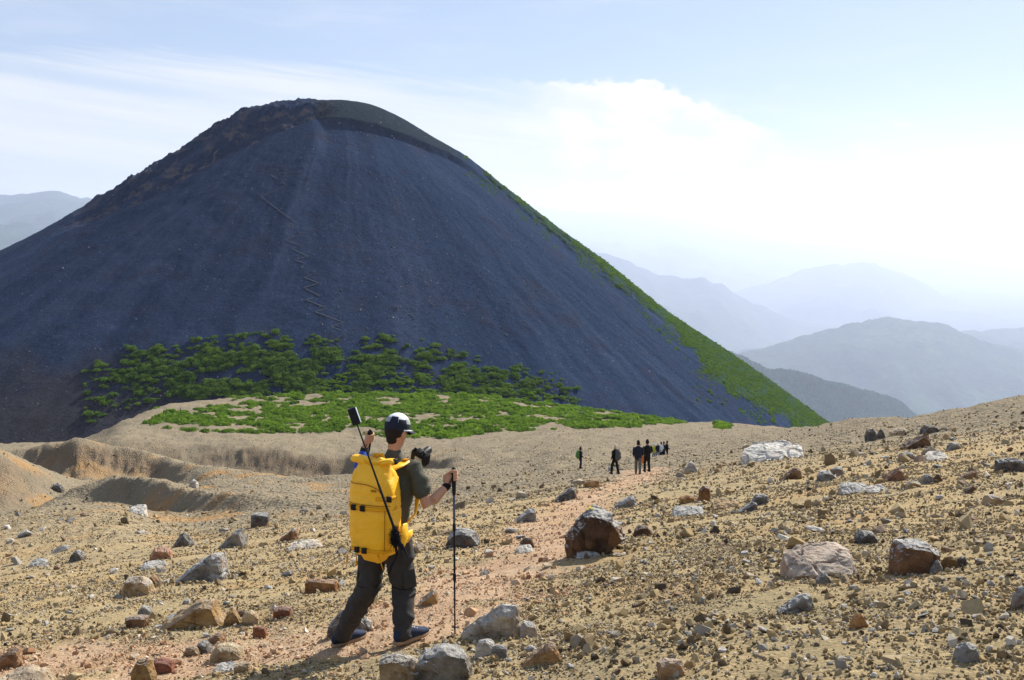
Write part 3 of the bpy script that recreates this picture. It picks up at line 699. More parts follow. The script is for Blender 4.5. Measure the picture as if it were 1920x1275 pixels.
rock_at(966, 1020, 1002, 1038, 'slab', PALE, 0.5, 0.9, "flat white rock at the foot of the brown upright rock on the path", tilt=0.2)
rock_at(1186, 982, 1224, 1007, 'tall', DBR, 0.2, 0.7, "brown cube-like rock right of the largest dark brown boulder")
rock_at(1152, 928, 1196, 952, 'wedge', GREY, 0.8, 0.7, "grey slanting rock just behind the largest dark brown boulder")
rock_at(1078, 1020, 1126, 1046, 'slab', GREY, 1.0, 0.6, "grey flat rock at the foot of the largest dark brown boulder")
rock_at(1262, 945, 1322, 967, 'slab', PALE, 0.9, 0.8, "broad white slab beside the path in the middle distance", tilt=0.12)
rock_at(1308, 906, 1334, 941, 'tall', (0.26, 0.13, 0.06), 0.7, 0.8, "upright orange-brown rock with pale top right of the path")
rock_at(1274, 928, 1304, 944, 'block', (0.38, 0.22, 0.09), 0.1, 0.8, "orange block left of the upright orange-brown rock")
rock_at(1336, 934, 1388, 953, 'slab', OCH, 0.2, 0.5, "long low ochre rock right of the upright orange-brown rock")
rock_at(1384, 940, 1424, 961, 'wedge', DARK, 0.6, 0.7, "dark grey low rock right of the long ochre rock")
rock_at(1408, 924, 1444, 946, 'dome', DARK, 0.6, 0.8, "dark grey rounded rock behind the dark grey low rock")
rock_at(1606, 992, 1648, 1020, 'dome', DARK, 0.7, 0.9, "dark grey rounded rock at the upper right corner of the pinkish slab")
rock_at(1744, 1044, 1770, 1078, 'peak', GREY, 0.6, 0.8, "small grey rock leaning on the front of the large brown boulder")
rock_at(1766, 1040, 1798, 1068, 'dome', OCH, 0.1, 0.8, "ochre rock against the right side of the large brown boulder")
rock_at(1794, 1040, 1814, 1062, 'tall', DARK, 0.3, 0.8, "small dark rock right of the ochre rock on the right slope")
rock_at(1528, 1070, 1564, 1096, 'peak', GREY, 0.7, 0.8, "small grey rock below the front corner of the pinkish slab")
rock_at(-30, 1252, 106, 1330, 'dome', (0.50, 0.40, 0.27), 0.2, 0.8, "smooth pale tan boulder in the bottom left corner")
rock_at(240, 1226, 292, 1290, 'tall', OCH, 0.4, 0.7, "ochre upright rock at the bottom edge, left of the red rock")
rock_at(282, 1232, 326, 1264, 'block', RED, 0.1, 0.8, "dark red rock at the lower left beside the ochre upright rock")
rock_at(392, 1206, 456, 1240, 'dome', (0.45, 0.36, 0.22), 0.3, 0.8, "pale tan rounded rock, largest of the pile in front of the ochre wedge")
rock_at(362, 1199, 396, 1228, 'dome', GREY, 0.5, 0.9, "grey round rock left of the pale tan rounded rock")
rock_at(378, 1182, 422, 1210, 'wedge', BRN, 0.4, 0.8, "brown rock behind the grey round rock in the pile")
rock_at(342, 1212, 376, 1232, 'dome', TANC, 0.2, 0.8, "small tan rock at the left end of the pile")
rock_at(396, 1240, 446, 1262, 'slab', PALE, 0.7, 0.8, "flat whitish rock in front of the pale tan rounded rock")
rock_at(438, 1240, 470, 1264, 'block', TANC, 0.2, 0.8, "tan block at the edge of the hiker's shadow")
rock_at(474, 1170, 500, 1198, 'block', (0.30, 0.13, 0.08), 0.1, 0.8, "red-brown block between the ochre wedge and the hiker")
rock_at(512, 1136, 548, 1158, 'block', (0.32, 0.15, 0.09), 0.3, 0.8, "reddish rock below the brick-shaped rock, left of the hiker")
rock_at(-20, 1212, 42, 1256, 'wedge', BRN, 0.2, 0.8, "brown rock at the left edge near the bottom")
rock_at(611, 1132, 697, 1196, 'dome', GREY, 0.8, 0.5, "pale grey boulder behind the hiker's left shin")
rock_at(783, 1104, 824, 1136, 'wedge', OCH, 0.6, 0.7, "ochre rock between the hiker's right leg and the pole")
rock_at(234, 1150, 278, 1180, 'block', BRN, 0.4, 0.8, "brown square rock left of the ochre wedge boulder")
rock_at(256, 1134, 284, 1156, 'tall', GREY, 0.7, 0.8, "grey and white rock behind the brown square rock")
rock_at(1794, 1202, 1838, 1242, 'tall', GREY, 0.8, 0.9, "grey rock with white cap in the lower right corner")
rock_at(1900, 1094, 1940, 1140, 'dome', GREY, 0.8, 0.9, "grey rounded rock cut by the right edge of the picture")
rock_at(130, 1030, 158, 1052, 'dome', DARK, 0.5, 0.9, "dark grey stone alone on the left foreground slope")
rock_at(54, 1046, 88, 1062, 'slab', GREY, 0.7, 0.9, "grey flat stone near the left edge of the foreground slope")
rock_at(354, 897, 371, 914, 'dome', PALE, 0.8, 0.9, "white boulder perched on the ridge between the gullies")
rock_at(96, 904, 118, 922, 'dome', DARK, 0.7, 0.9, "grey boulder on the orange hillside at the left")
rock_at(238, 944, 270, 964, 'slab', PALE, 0.6, 0.8, "pale boulder lying in the gully at the left")
rock_at(1140, 872, 1152, 884, 'block', PALE, 0.9, 0.8, "white block beside the walker with the pale hat")
# yellow paint daub on the big boulder
def on_rock(o, px, row):
    c, e = ray(px, row); d = Vector((c, 1, e)).normalized(); inv = o.matrix_world.inverted()
    ok, loc, nrm_, i = o.ray_cast(inv @ Vector((0, 0, 0)), (inv.to_3x3() @ d).normalized())
    return (o.matrix_world @ loc if ok else None), (o.matrix_world.to_3x3() @ nrm_ if ok else None)
bpy.context.view_layer.update()
pv_, pf_ = [], []
M_YP = simple("yellow_trail_paint", (0.55, 0.42, 0.04), 0.7, 0.25, 60)
for dx, dy, r in ((0, 0, 3.5), (-4, 3, 3), (3, -4, 2.5), (4, 3, 2), (-7, 6, 2)):
    cpt = [on_rock(big, 1106 + dx + r * math.cos(a), 951 + dy + r * 0.8 * math.sin(a)) for a in np.linspace(0, 2 * math.pi, 9)[:-1]]
    cpt = [q for q in cpt if q[0] is not None]
    if len(cpt) < 4: continue
    i0 = len(pv_); pv_ += [tuple(q[0] + q[1].normalized() * 0.006) for q in cpt]; pf_.append(tuple(range(i0, i0 + len(cpt))))
if pf_:
    me = bpy.data.meshes.new("paint_mark"); me.from_pydata(pv_, [], pf_); obj("paint_mark", me, M_YP, big)

# stones of middling size, one object each
stone_me = [random_stone("stone", 300 + k, 14, 0.7, 0.7, cuts=2, noise=0.03, relax=0.15) for k in range(10)]
palette = [('grey', GREY, .8), ('pale grey', PALE, .7), ('brown', BRN, .2), ('tan', TANC, .4), ('dark', DARK, .4), ('ochre', OCH, .2)]
placed = 0; tries = 0; taken = []
while placed < 215 and tries < 6000:
    tries += 1
    if rng.random() < 0.62: px, row = rng.uniform(900, 1915), rng.uniform(800, 1268)
    else: px, row = rng.uniform(5, 900), rng.uniform(960, 1268)
    if rng.random() > 0.35 + 0.65 * (float(fbm2(px / 160, row / 90, 2, 200)) > 0.0): continue
    q = hit(px, row)
    if q.y > 130 or q.y < 5: continue
    if abs(proj(q.x, q.y, q.z)[1] - row) > 4: continue
    if float(path_mask(np.array([q.x]), np.array([q.y]))[0]) > 0.45 and rng.random() < 0.8: continue
    if 590 < px < 880 and row > 1160: continue
    if 1060 < px < 1270 and row < 905: continue
    if any(abs(px - a) < 18 and abs(row - b) < 11 for a, b in taken): continue
    taken.append((px, row))
    size = min(rng.uniform(12, 19) * (1 + 0.9 * rng.random() ** 4), 38) * q.y * 1.03 / F
    if size > 0.75: continue
    nm, colr, skin = palette[rng.integers(len(palette))]
    o = obj("stone", stone_me[placed % 10], M_ROCK); k = rng.uniform(0.8, 1.25)
    o.location = (q.x, q.y, q.z + size * 0.12)
    o.scale = (size * rng.uniform(.8, 1.2), size * rng.uniform(.7, 1.1), size * rng.uniform(.55, .95))
    o.rotation_euler = (rng.uniform(-.4, .4), rng.uniform(-.4, .4), rng.uniform(0, 6.28))
    o.color = (colr[0] * k, colr[1] * k, colr[2] * k, skin)
    zone = ("on the right slope" if px > 1000 and row > 900 else "on the high gravel near the right skyline" if px > 1000 else
            "on the foreground slope left of the hiker" if px < 640 else "around the path in the middle")
    tag(o, "loose %s stone lying in gravel %s" % (nm, zone), 'stone', 'loose %s stones %s' % (nm, zone))
    placed += 1

# gravel
peb = [random_stone("pebble", 500 + k, 12 + k % 7, 0.85, 0.8, flat=True) for k in range(8)]
M_PEB = pebble_material("gravel_stones", [(0.0, (0.06, 0.047, 0.034)), (0.16, (0.17, 0.128, 0.076)), (0.40, (0.36, 0.262, 0.132)), (0.6, (0.30, 0.248, 0.15)),
                                           (0.75, (0.32, 0.24, 0.135)), (0.88, (0.24, 0.225, 0.195)), (0.96, (0.42, 0.385, 0.32)), (1.0, (0.50, 0.47, 0.42))])
M_PEBP = pebble_material("path_stones", [(0.0, (0.24, 0.13, 0.075)), (0.3, (0.42, 0.25, 0.14)), (0.6, (0.46, 0.30, 0.18)), (0.85, (0.42, 0.35, 0.26)), (1.0, (0.55, 0.47, 0.37))])
gp, gs = [], []
for s0, s1, y0, y1, dens in ((.012, .024, 3.2, 11, 1300), (.020, .042, 3.2, 22, 330), (.038, .075, 3.2, 46, 44), (.07, .13, 4, 90, 4.5), (.13, .24, 8, 220, .50), (.24, .45, 25, 330, .11)):
    n = int(dens * 0.68 * (y1 ** 2 - y0 ** 2))
    Y = np.sqrt(rng.uniform(y0 ** 2, y1 ** 2, n)); X = rng.uniform(-.68, .68, n) * Y
    pmk = path_mask(X, Y)
    keep = rng.random(n) < np.clip(0.5 + 0.9 * fbm2(X / (6 * s1 ** .5), Y / (6 * s1 ** .5), 3, int(s0 * 1e4)), 0.06, 1) * (1 - 0.62 * pmk) * np.where(X / Y > -0.05, 1.0, 0.9)
    X, Y = X[keep], Y[keep]
    s = s0 + (s1 - s0) * rng.random(len(X)) ** 1.8
    gp.append(np.stack([X, Y, H(X, Y) + s * 0.16], -1)); gs.append(s)
for bx_, by_, W_, D_ in ROCKS:                       # rubble gathered round the feet of the rocks
    k_ = int(26 + 30 * min(W_, 1.0)); an = rng.uniform(0, 6.28, k_); rr_ = 0.5 + np.abs(rng.normal(0, .28, k_))
    X = bx_ + np.cos(an) * rr_ * W_ * 1.05; Y = by_ + 0.25 * D_ + np.sin(an) * rr_ * D_ * 1.1; s = np.clip(W_ * rng.uniform(.03, .13, k_), .012, .16)
    gp.append(np.stack([X, Y, H(X, Y) + s * .16], -1)); gs.append(s)
gp = np.concatenate(gp); gs = np.concatenate(gs); n = len(gp)
pmk = path_mask(gp[:, 0], gp[:, 1]); onp = rng.random(n) < pmk * 1.3
def gravel(name, sel, mat, label):
    k = int(sel.sum())
    s3 = gs[sel][:, None] * rng.uniform(0.75, 1.25, (k, 3)); s3[:, 2] *= 0.85
    gn_scatter(name, gp[sel], s3, rng.uniform(-3.14, 3.14, (k, 3)), rng.integers(0, 8, k), [(m.copy(), mat) for m in peb], label)
gravel("gravel", ~onp, M_PEB, "yellowish and grey gravel covering the slope")
gravel("path_gravel", onp, M_PEBP, "orange gravel along the trodden path")
print("gravel", n, "stones", placed)

# ------------------------------------------------------------------ plants
def clump(name, seed, nleaf, flat, leaf, lumps=5, core=True):
    r = np.random.default_rng(seed); V = []; Fc = []
    cen = np.stack([r.uniform(-.55, .55, lumps), r.uniform(-.55, .55, lumps), r.uniform(.0, .35, lumps)], -1); cen[0] = (0, 0, .25)
    rad = r.uniform(.38, .62, lumps)
    for k in range(nleaf):
        j = r.integers(lumps); d = r.normal(size=3); d[2] = abs(d[2]) * 0.9 - 0.1; d /= np.linalg.norm(d)
        p = cen[j] + d * rad[j] * r.uniform(.75, 1.08); p[2] *= flat
        a = r.normal(size=3); a -= a.dot(d) * d * 0.6; a /= np.linalg.norm(a); b = np.cross(d + 0.5 * r.normal(size=3), a); b /= np.linalg.norm(b) + 1e-6
        s = leaf * r.uniform(.7, 1.4); i = len(V)
        V += [p - a * s, p - b * s * .6, p + a * s, p + b * s * .6]; Fc.append((i, i + 1, i + 2, i + 3))
    return mesh_np(name, np.array(V), np.array(Fc), False)
def inside(poly, x, y):
    r = np.zeros(np.shape(x), bool); n = len(poly)
    for i in range(n):
        (x0, y0), (x1, y1) = poly[i], poly[(i + 1) % n]
        cnd = ((y0 > y) != (y1 > y)) & (x < (x1 - x0) * (y - y0) / (y1 - y0 + 1e-9) + x0); r ^= cnd
    return r
# low green mats on the saddle
mats = [clump("mat", 700 + k, 130, 0.42, 0.17) for k in range(6)]
n = 60000
Y = rng.uniform(285, 445, n); X = rng.uniform(-.40, .22, n) * Y; Z = H(X, Y); px, row = proj(X, Y, Z)
polyA = [(268, 795), (300, 780), (360, 764), (440, 760), (470, 752), (350, 745), (420, 741), (560, 728), (610, 712), (850, 712), (1000, 732), (1150, 755), (1292, 792), (1230, 799), (1100, 803), (1000, 808), (900, 812), (850, 824), (720, 819), (640, 810), (480, 813), (330, 808)]
fld = 0.7 * fbm2(X / 11, Y / 14, 3, 220, 0.6) + 0.5 * fbm2(X / 26, Y / 30, 2, 221) + 0.55 * fbm2(X / 4.2, Y / 3.2, 2, 222)
upper = (row < 764) & (px < 600)
keep = inside(polyA, px, row) & (fld > np.where(upper, 0.30, -0.04)) & (rng.random(n) < 0.5)
k1 = (np.abs(px - 1390) < 45) & (np.abs(row - 801) < 5) & (Y > 300)
keep |= k1
X, Y = X[keep], Y[keep]; k = len(X); s = rng.uniform(.5, 1.5, k) + 1.3 * rng.random(k) ** 3
ex = []
for _ in range(2600):
    qx, qr = rng.uniform(420, 1060), rng.uniform(696, 755)
    if qr < line([(420, 735), (560, 722), (650, 700), (850, 700), (960, 722), (1060, 748)], qx): continue
    if float(fbm2(qx / 30, qr / 9, 3, 223)) < -0.05: continue
    loc, nn = mhit(qx, qr)
    if loc is not None and float(H(loc.x, loc.y)) < loc.z: ex.append((loc.x, loc.y, loc.z))
ex = np.array(ex)
xv, yv = rng.uniform(-.42, -.36, 120), rng.uniform(360, 430, 120); X = np.append(X, xv * yv); Y = np.append(Y, yv); s = np.append(s, rng.uniform(1, 2.2, 120)); s = np.append(s, rng.uniform(.6, 1.8, len(ex))); k = len(s)
gn_scatter("meadow_mats", np.concatenate([np.stack([X, Y, H(X, Y) - .02], -1)[:k - len(ex)], ex]), np.stack([s, s, s * rng.uniform(.5, 1.9, k)], -1), np.stack([0 * s, 0 * s, rng.uniform(0, 6.28, k)], -1), rng.integers(0, 6, k), [(m, M_LEAF) for m in mats],
           "bright green low ground cover on the saddle")
print("mats", k)
# dwarf pine thicket on the foot of the cone
polyT = [(150, 762), (158, 700), (200, 668), (240, 648), (330, 650), (400, 634), (490, 622), (600, 632), (660, 640), (740, 634), (850, 652), (940, 690), (1030, 684), (1075, 725), (1112, 760), (1000, 752), (850, 735), (640, 742), (560, 742), (440, 748), (330, 752), (230, 770), (170, 790)]
bush = [clump("dwarf_pine", 800 + k, 200 + 20 * k, 0.55 + 0.09 * k, 0.115 + 0.006 * (k % 3), 4 + k) for k in range(8)]
tb_ = []
cx_, cr_ = rng.uniform(140, 1120, 14000), rng.uniform(600, 795, 14000)
ok_ = inside(polyT, cx_, cr_ + 14 * np.abs(fbm2(cx_ / 22, cr_ / 60, 2, 231))); de_ = fbm2(cx_ / 60, cr_ / 30, 3, 230)
for px, row, d_edge in zip(cx_[ok_].tolist(), cr_[ok_].tolist(), de_[ok_].tolist()):
    top = line([(150, 720), (240, 650), (490, 624), (740, 636), (940, 692), (1110, 760)], px)
    dens = 0.25 + 0.75 * sstep(0, 45, row - top)
    if abs(px - 650) < 14 and row > 640: dens *= 0.1
    if 745 < px < 775 and row > 655: dens *= 0.15
    if 690 < px < 860 and row > 690 + 0.12 * abs(px - 790): dens *= 0.22
    if px < 330 and row > 715: dens *= 0.3
    dens *= 0.45 + 0.75 * sstep(-0.2, 0.35, d_edge)
    if d_edge < -0.32 or rng.random() > dens * 0.78: continue
    loc, nn = mhit(px, row)
    if loc is None: continue
    if float(H(loc.x, loc.y)) > loc.z - 0.2: continue
    tb_.append((loc.x, loc.y, loc.z, rng.uniform(0.9, 2.7) * (0.7 + 0.6 * rng.random())))
tb_ = np.array(tb_); tb_ = tb_[np.argsort(-tb_[:, 3])]
for i, (x, y, z, s) in enumerate(tb_[:300]):
    o = obj("dwarf_pine", bush[i % 8], M_PINE); o.location = (x, y, z - .25 * s); o.scale = (s, s, s * rng.uniform(.75, 1.15)); o.rotation_euler = (0, 0, rng.uniform(0, 6.28))
    pxx = proj(x, y, z)[0]
    rw = proj(x, y, z)[1]; tp = line([(150, 720), (240, 650), (490, 624), (740, 636), (940, 692), (1110, 760)], pxx)
    zone = ("in the top fringe" if rw - tp < 28 else "in the middle rows" if rw - tp < 75 else "on the lower edge") + " of the thicket, " + (
        "at its left end" if pxx < 260 else "left of centre" if pxx < 460 else "just left of the zigzag trail" if pxx < 640 else "just right of the zigzag trail" if pxx < 790 else "right of centre" if pxx < 950 else "at its right end")
    tag(o, "dwarf pine %s" % zone, 'shrub', 'dwarf pines ' + zone)
r_ = tb_[300:]; k = len(r_)
gn_scatter("dwarf_pine_thicket", r_[:, :3] - np.array([0, 0, .3]), np.stack([r_[:, 3]] * 3, -1) * np.array([1, 1, .95]), np.stack([np.zeros(k), np.zeros(k), rng.uniform(0, 6.28, k)], -1), rng.integers(0, 8, k), [(m.copy(), M_PINE) for m in bush],
           "dark green dwarf pine thicket at the foot of the cone")
print("bushes", len(tb_))
# green cover down the right flank
flank = [clump("flank_shrub", 900 + k, 90, 0.6, 0.2) for k in range(5)]
SR = [(860, 285), (880, 292), (960, 355), (1060, 435), (1140, 490), (1250, 580), (1380, 665), (1480, 735), (1560, 793)]
fb = []
cx_ = rng.uniform(870, 1570, 22000); cr_ = rng.uniform(line(SR, cx_) - 2, line(GL, cx_) + 34)
inb = cr_ < line(GL, cx_) + 22 * fbm2(cx_ / 26, cr_ / 26, 3, 240) - 4
ok_ = (inb | ((rng.random(22000) < 0.2) & (fbm2(cx_ / 40, cr_ / 40, 2, 241) > 0.1))) & (fbm2(cx_ / 22, cr_ / 22, 3, 243) > -0.45)
for px, row in zip(cx_[ok_].tolist(), cr_[ok_].tolist()):
    loc, nn = mhit(px, row)
    if loc is None: continue
    if float(H(loc.x, loc.y)) > loc.z: continue
    fb.append((loc.x, loc.y, loc.z, rng.uniform(.4, .9) + .6 * rng.random() ** 2 * sstep(950, 1250, px)))
for _ in range(260):
    px = rng.uniform(1300, 1450); row = rng.uniform(680, 760)
    if row < line(GL, px) or rng.random() > 0.5 or float(fbm2(px / 25, row / 25, 2, 242)) < 0.05: continue
    loc, nn = mhit(px, row)
    if loc: fb.append((loc.x, loc.y, loc.z, rng.uniform(.6, 1.5)))
fb = np.array(fb); k = len(fb)
gn_scatter("flank_shrubs", fb[:, :3] - np.array([0, 0, .1]), np.stack([fb[:, 3]] * 3, -1), np.stack([np.zeros(k), np.zeros(k), rng.uniform(0, 6.28, k)], -1), rng.integers(0, 5, k), [(m, M_BAND) for m in flank],
           "green shrubs covering the right flank of the cone")
# forest on the nearest wooded hill
def conifer(seed, round_=False):
    r = np.random.default_rng(seed); V = []; Fc = []
    for k in range(46):
        h = r.random() ** (0.8 if not round_ else 0.6); a = r.uniform(0, 6.28)
        rad = (0.22 * (1 - h) + 0.02) if not round_ else 0.32 * math.sqrt(max(0.02, 1 - (2 * h - 1.1) ** 2))
        c = np.array([rad * math.cos(a), rad * math.sin(a), 0.08 + 0.92 * h]); s = 0.09
        u = np.array([math.cos(a), math.sin(a), -0.5]) * s; v = np.array([-math.sin(a), math.cos(a), 0]) * s; i = len(V)
        V += [c - u - v, c + u - v, c + u + v, c - u + v]; Fc.append((i, i + 1, i + 2, i + 3))
    return mesh_np("forest_tree", np.array(V), np.array(Fc), False)
n = 36000
Y = rng.uniform(5900, 8600, n); cc = rng.uniform(.20, .46, n)
fi = np.interp(cc, FC, np.arange(len(FC))); fj = np.interp(np.log(Y), np.log(FY), np.arange(len(FY)))
i0 = fi.astype(int); j0 = fj.astype(int); a = fi - i0; b = fj - j0
Z = (FZ[j0, i0] * (1 - a) + FZ[j0, i0 + 1] * a) * (1 - b) + (FZ[j0 + 1, i0] * (1 - a) + FZ[j0 + 1, i0 + 1] * a) * b
s = rng.uniform(20, 38, n)
gn_scatter("forest", np.stack([cc * Y, Y, Z - 1], -1), np.stack([s, s, s * rng.uniform(.8, 1.1, n)], -1), np.stack([0 * s, 0 * s, rng.uniform(0, 6.28, n)], -1), rng.integers(0, 4, n),
           [(conifer(k, k > 1), M_TREE) for k in range(4)], "mixed forest on the nearest wooded hill beyond the cone")

# boulders strewn over the cone and its zigzag trail
mb = []
for _ in range(9000):
    px, row = rng.uniform(0, 1500), rng.uniform(225, 780)
    dn = 0.12 + 0.85 * sstep(560, 700, px) * sstep(1150, 900, px) if row < 620 else 0.2
    if rng.random() > dn: continue
    loc, nn = mhit(px, row)
    if loc is None or float(H(loc.x, loc.y)) > loc.z: continue
    mb.append((loc.x, loc.y, loc.z, 0.22 + 0.75 * rng.random() ** 4))
mb = np.array(mb); k = len(mb)
M_MB = pebble_material("cone_boulders", [(0.0, (0.05, 0.05, 0.06)), (0.35, (0.08, 0.085, 0.10)), (0.7, (0.15, 0.155, 0.17)), (1.0, (0.32, 0.32, 0.33))])
gn_scatter("cone_boulders", mb[:, :3] + np.array([0, 0, .1]), mb[:, 3:4] * rng.uniform(.8, 1.5, (k, 3)), rng.uniform(-3, 3, (k, 3)), rng.integers(0, 8, k), [(m.copy(), M_MB) for m in peb],
           "pale boulders strewn over the dark cone")
zz = [(507, 328), (538, 348), (489, 369), (553, 417), (536, 423), (565, 439), (535, 451), (560, 459), (548, 467), (577, 481), (552, 487), (572, 495), (565, 501), (592, 511), (571, 521), (598, 531), (570, 540), (599, 555), (574, 562), (612, 578), (591, 585), (644, 605), (621, 613), (649, 624), (624, 640), (638, 651), (644, 672), (656, 700)]
tv, tfc = [], []; rowsv = []
for (x0, y0), (x1, y1) in zip(zz[:-1], zz[1:]):
    m_ = max(3, int(math.hypot(x1 - x0, y1 - y0) / 3))
    for q in range(m_):
        loc, nn = mhit(x0 + (x1 - x0) * q / m_, y0 + (y1 - y0) * q / m_)
        if loc is not None: rowsv.append((loc, nn))
for loc, nn in rowsv:
    dn = Vector((0.25, -1, 0)).normalized(); wdt = 0.24 + 0.12 * random.random()
    a = loc - dn * wdt; b = loc + dn * wdt; top = loc.z + 0.12
    tv += [(a.x, a.y, top + 0.1), (b.x, b.y, top - 0.05), (b.x, b.y, top - 1.2)]
for i in range(len(rowsv) - 1):
    if (rowsv[i][0] - rowsv[i + 1][0]).length > 6 or math.sin(i * 0.31) + math.sin(i * 0.117) > 1.55: continue
    j = i * 3; tfc += [(j, j + 1, j + 4, j + 3), (j + 1, j + 2, j + 5, j + 4)]
M_TRAIL = simple("trodden_scoria", (0.055, 0.061, 0.08), 0.95, 0.2, 0.6)
tag(obj("zigzag_path", mesh_np("zigzag_path", np.array(tv), np.array(tfc), False), M_TRAIL), kind='structure')
#PART3
# ------------------------------------------------------------------ people: tools
def loft(bm, pts, rad, n=14, side=None, power=2.0, caps=True):
    """a closed tube through pts; rad = radius or (across, along) per point; side = direction of the first axis"""
    pts = [Vector(p) for p in pts]; rad = [(r, r) if not isinstance(r, tuple) else r for r in rad]
    if caps:
        d0 = (pts[0] - pts[1]).normalized(); d1 = (pts[-1] - pts[-2]).normalized()
        m0, m1 = min(rad[0]), min(rad[-1])
        P0 = [pts[0] + d0 * m0 * .85, pts[0] + d0 * m0 * .55]; P1 = [pts[-1] + d1 * m1 * .55, pts[-1] + d1 * m1 * .85]
        R0 = [tuple(v * .38 for v in rad[0]), tuple(v * .8 for v in rad[0])]; R1 = [tuple(v * .8 for v in rad[-1]), tuple(v * .38 for v in rad[-1])]
        pts = P0 + pts + P1; rad = R0 + rad + R1
    rings = []
    for i, p in enumerate(pts):
        a = pts[max(i - 1, 0)]; b = pts[min(i + 1, len(pts) - 1)]; t = (b - a).normalized()
        s = Vector(side) if side is not None else (Vector((1, 0, 0)) if abs(t.x) < 0.8 else Vector((0, 1, 0)))
        s = (s - t * s.dot(t)).normalized(); u = t.cross(s)
        ring = []
        for k in range(n):
            ang = 2 * math.pi * k / n; ca, sa = math.cos(ang), math.sin(ang)
            ca = math.copysign(abs(ca) ** (2 / power), ca); sa = math.copysign(abs(sa) ** (2 / power), sa)
            ring.append(bm.verts.new(p + s * (rad[i][0] * ca) + u * (rad[i][1] * sa)))
        rings.append(ring)
    for r0, r1 in zip(rings[:-1], rings[1:]):
        for k in range(n):
            bm.faces.new((r0[k], r0[(k + 1) % n], r1[(k + 1) % n], r1[k]))
    bm.faces.new(list(reversed(rings[0]))); bm.faces.new(rings[-1])
    return rings
def ball(bm, c, r, axes=None, seg=14):
    m = Matrix.Translation(c)
    rot = axes.to_4x4() if axes is not None else Matrix.Identity(4)
    bmesh.ops.create_uvsphere(bm, u_segments=seg, v_segments=seg // 2 + 2, radius=1.0, matrix=m @ rot @ Matrix.Diagonal((*r, 1.0)))
def box(bm, c, half, axes=None, bev=0.0):
    rot = axes.to_4x4() if axes is not None else Matrix.Identity(4)
    r = bmesh.ops.create_cube(bm, size=2.0, matrix=Matrix.Translation(c) @ rot @ Matrix.Diagonal((*half, 1.0)))
    if bev:
        ed = list({e for v in r['verts'] for e in v.link_edges})
        bmesh.ops.bevel(bm, geom=ed, offset=bev, segments=2, affect='EDGES', profile=0.6)
def done(bm, name, mat, parent=None, smooth=True, sharp=None):
    bmesh.ops.recalc_face_normals(bm, faces=bm.faces)
    me = bpy.data.meshes.new(name); bm.to_mesh(me); bm.free()
    me.polygons.foreach_set('use_smooth', np.full(len(me.polygons), smooth, bool))
    if sharp: me.set_sharp_from_angle(angle=math.radians(sharp))
    return obj(name, me, mat, parent)
def fused(bm, name, mat, voxel, parent=None, smooth=3, wrinkle=None):
    """one continuous skin over overlapping closed volumes"""
    bmesh.ops.recalc_face_normals(bm, faces=bm.faces)
    me = bpy.data.meshes.new(name + "_raw"); bm.to_mesh(me); bm.free()
    t = bpy.data.objects.new(name + "_raw", me); COL.objects.link(t)
    md = t.modifiers.new('r', 'REMESH'); md.mode = 'VOXEL'; md.voxel_size = voxel
    ms = t.modifiers.new('s', 'SMOOTH'); ms.factor = 0.5; ms.iterations = smooth
    dg = bpy.context.evaluated_depsgraph_get()
    m2 = bpy.data.meshes.new_from_object(t.evaluated_get(dg)); m2.name = name
    bpy.data.objects.remove(t); bpy.data.meshes.remove(me)
    if wrinkle:
        n = len(m2.vertices); co = np.empty(n * 3); m2.vertices.foreach_get('co', co); co = co.reshape(-1, 3)
        nm = np.empty(n * 3); m2.vertices.foreach_get('normal', nm); nm = nm.reshape(-1, 3)
        amp, fx, fz = wrinkle
        q = co * np.array([fx, fx, fz]); q[:, 2] += 0.9 * vn3(co * 9, 3)
        d = (1 - np.abs(vn3(q, 7))) ** 2 - 0.45 + 0.5 * vn3(q * 2.1, 8)
        co = co + nm * (amp * d)[:, None]; m2.vertices.foreach_set('co', co.ravel()); m2.update()
    m2.polygons.foreach_set('use_smooth', np.ones(len(m2.polygons), bool))
    return obj(name, m2, mat, parent)
def axes_of(yaw, pitch=0.0):
    """columns: right, forward, up for someone facing yaw to the right of straight ahead"""
    return (Euler((0, 0, -yaw)).to_matrix() @ Euler((-pitch, 0, 0)).to_matrix())

M_SKIN = simple("skin", (0.46, 0.245, 0.15), 0.55, 0.08, 40); M_SHIRT = simple("olive_shirt", (0.070, 0.070, 0.052), 0.9, 0.12, 60, 0.002)
M_TROU = simple("charcoal_trousers", (0.040, 0.038, 0.037), 0.9, 0.32, 18, 0.006); M_BLK = simple("black_plastic", (0.012, 0.012, 0.013), 0.45, 0.1, 80)
M_BLK2 = simple("black_fabric", (0.014, 0.014, 0.016), 0.9, 0.2, 90, 0.002); M_YEL = None
M_HAIR = simple("dark_hair", (0.018, 0.013, 0.010), 0.7, 0.3, 200, 0.003); M_WHT = simple("white_cloth", (0.66, 0.68, 0.70), 0.85, 0.06, 60)
M_GRY = simple("grey_cloth", (0.30, 0.31, 0.33), 0.85, 0.06, 60); M_NAVY = simple("navy_cloth", (0.018, 0.022, 0.036), 0.85, 0.15, 60)
M_BLUE = simple("blue_cloth", (0.03, 0.075, 0.33), 0.8, 0.12, 60); M_SHOE = simple("blue_mesh_shoe", (0.020, 0.030, 0.060), 0.8, 0.4, 120, 0.002)
M_SOLE = simple("tan_sole", (0.30, 0.20, 0.12), 0.85, 0.2, 60); M_ALU = simple("dark_metal", (0.09, 0.10, 0.13), 0.35, 0.05, 60, 0, 0.8)
M_SIL = simple("silver_metal", (0.55, 0.57, 0.60), 0.35, 0.05, 60, 0, 0.6); M_ORG = simple("orange_cloth", (0.62, 0.17, 0.05), 0.8, 0.1, 60)
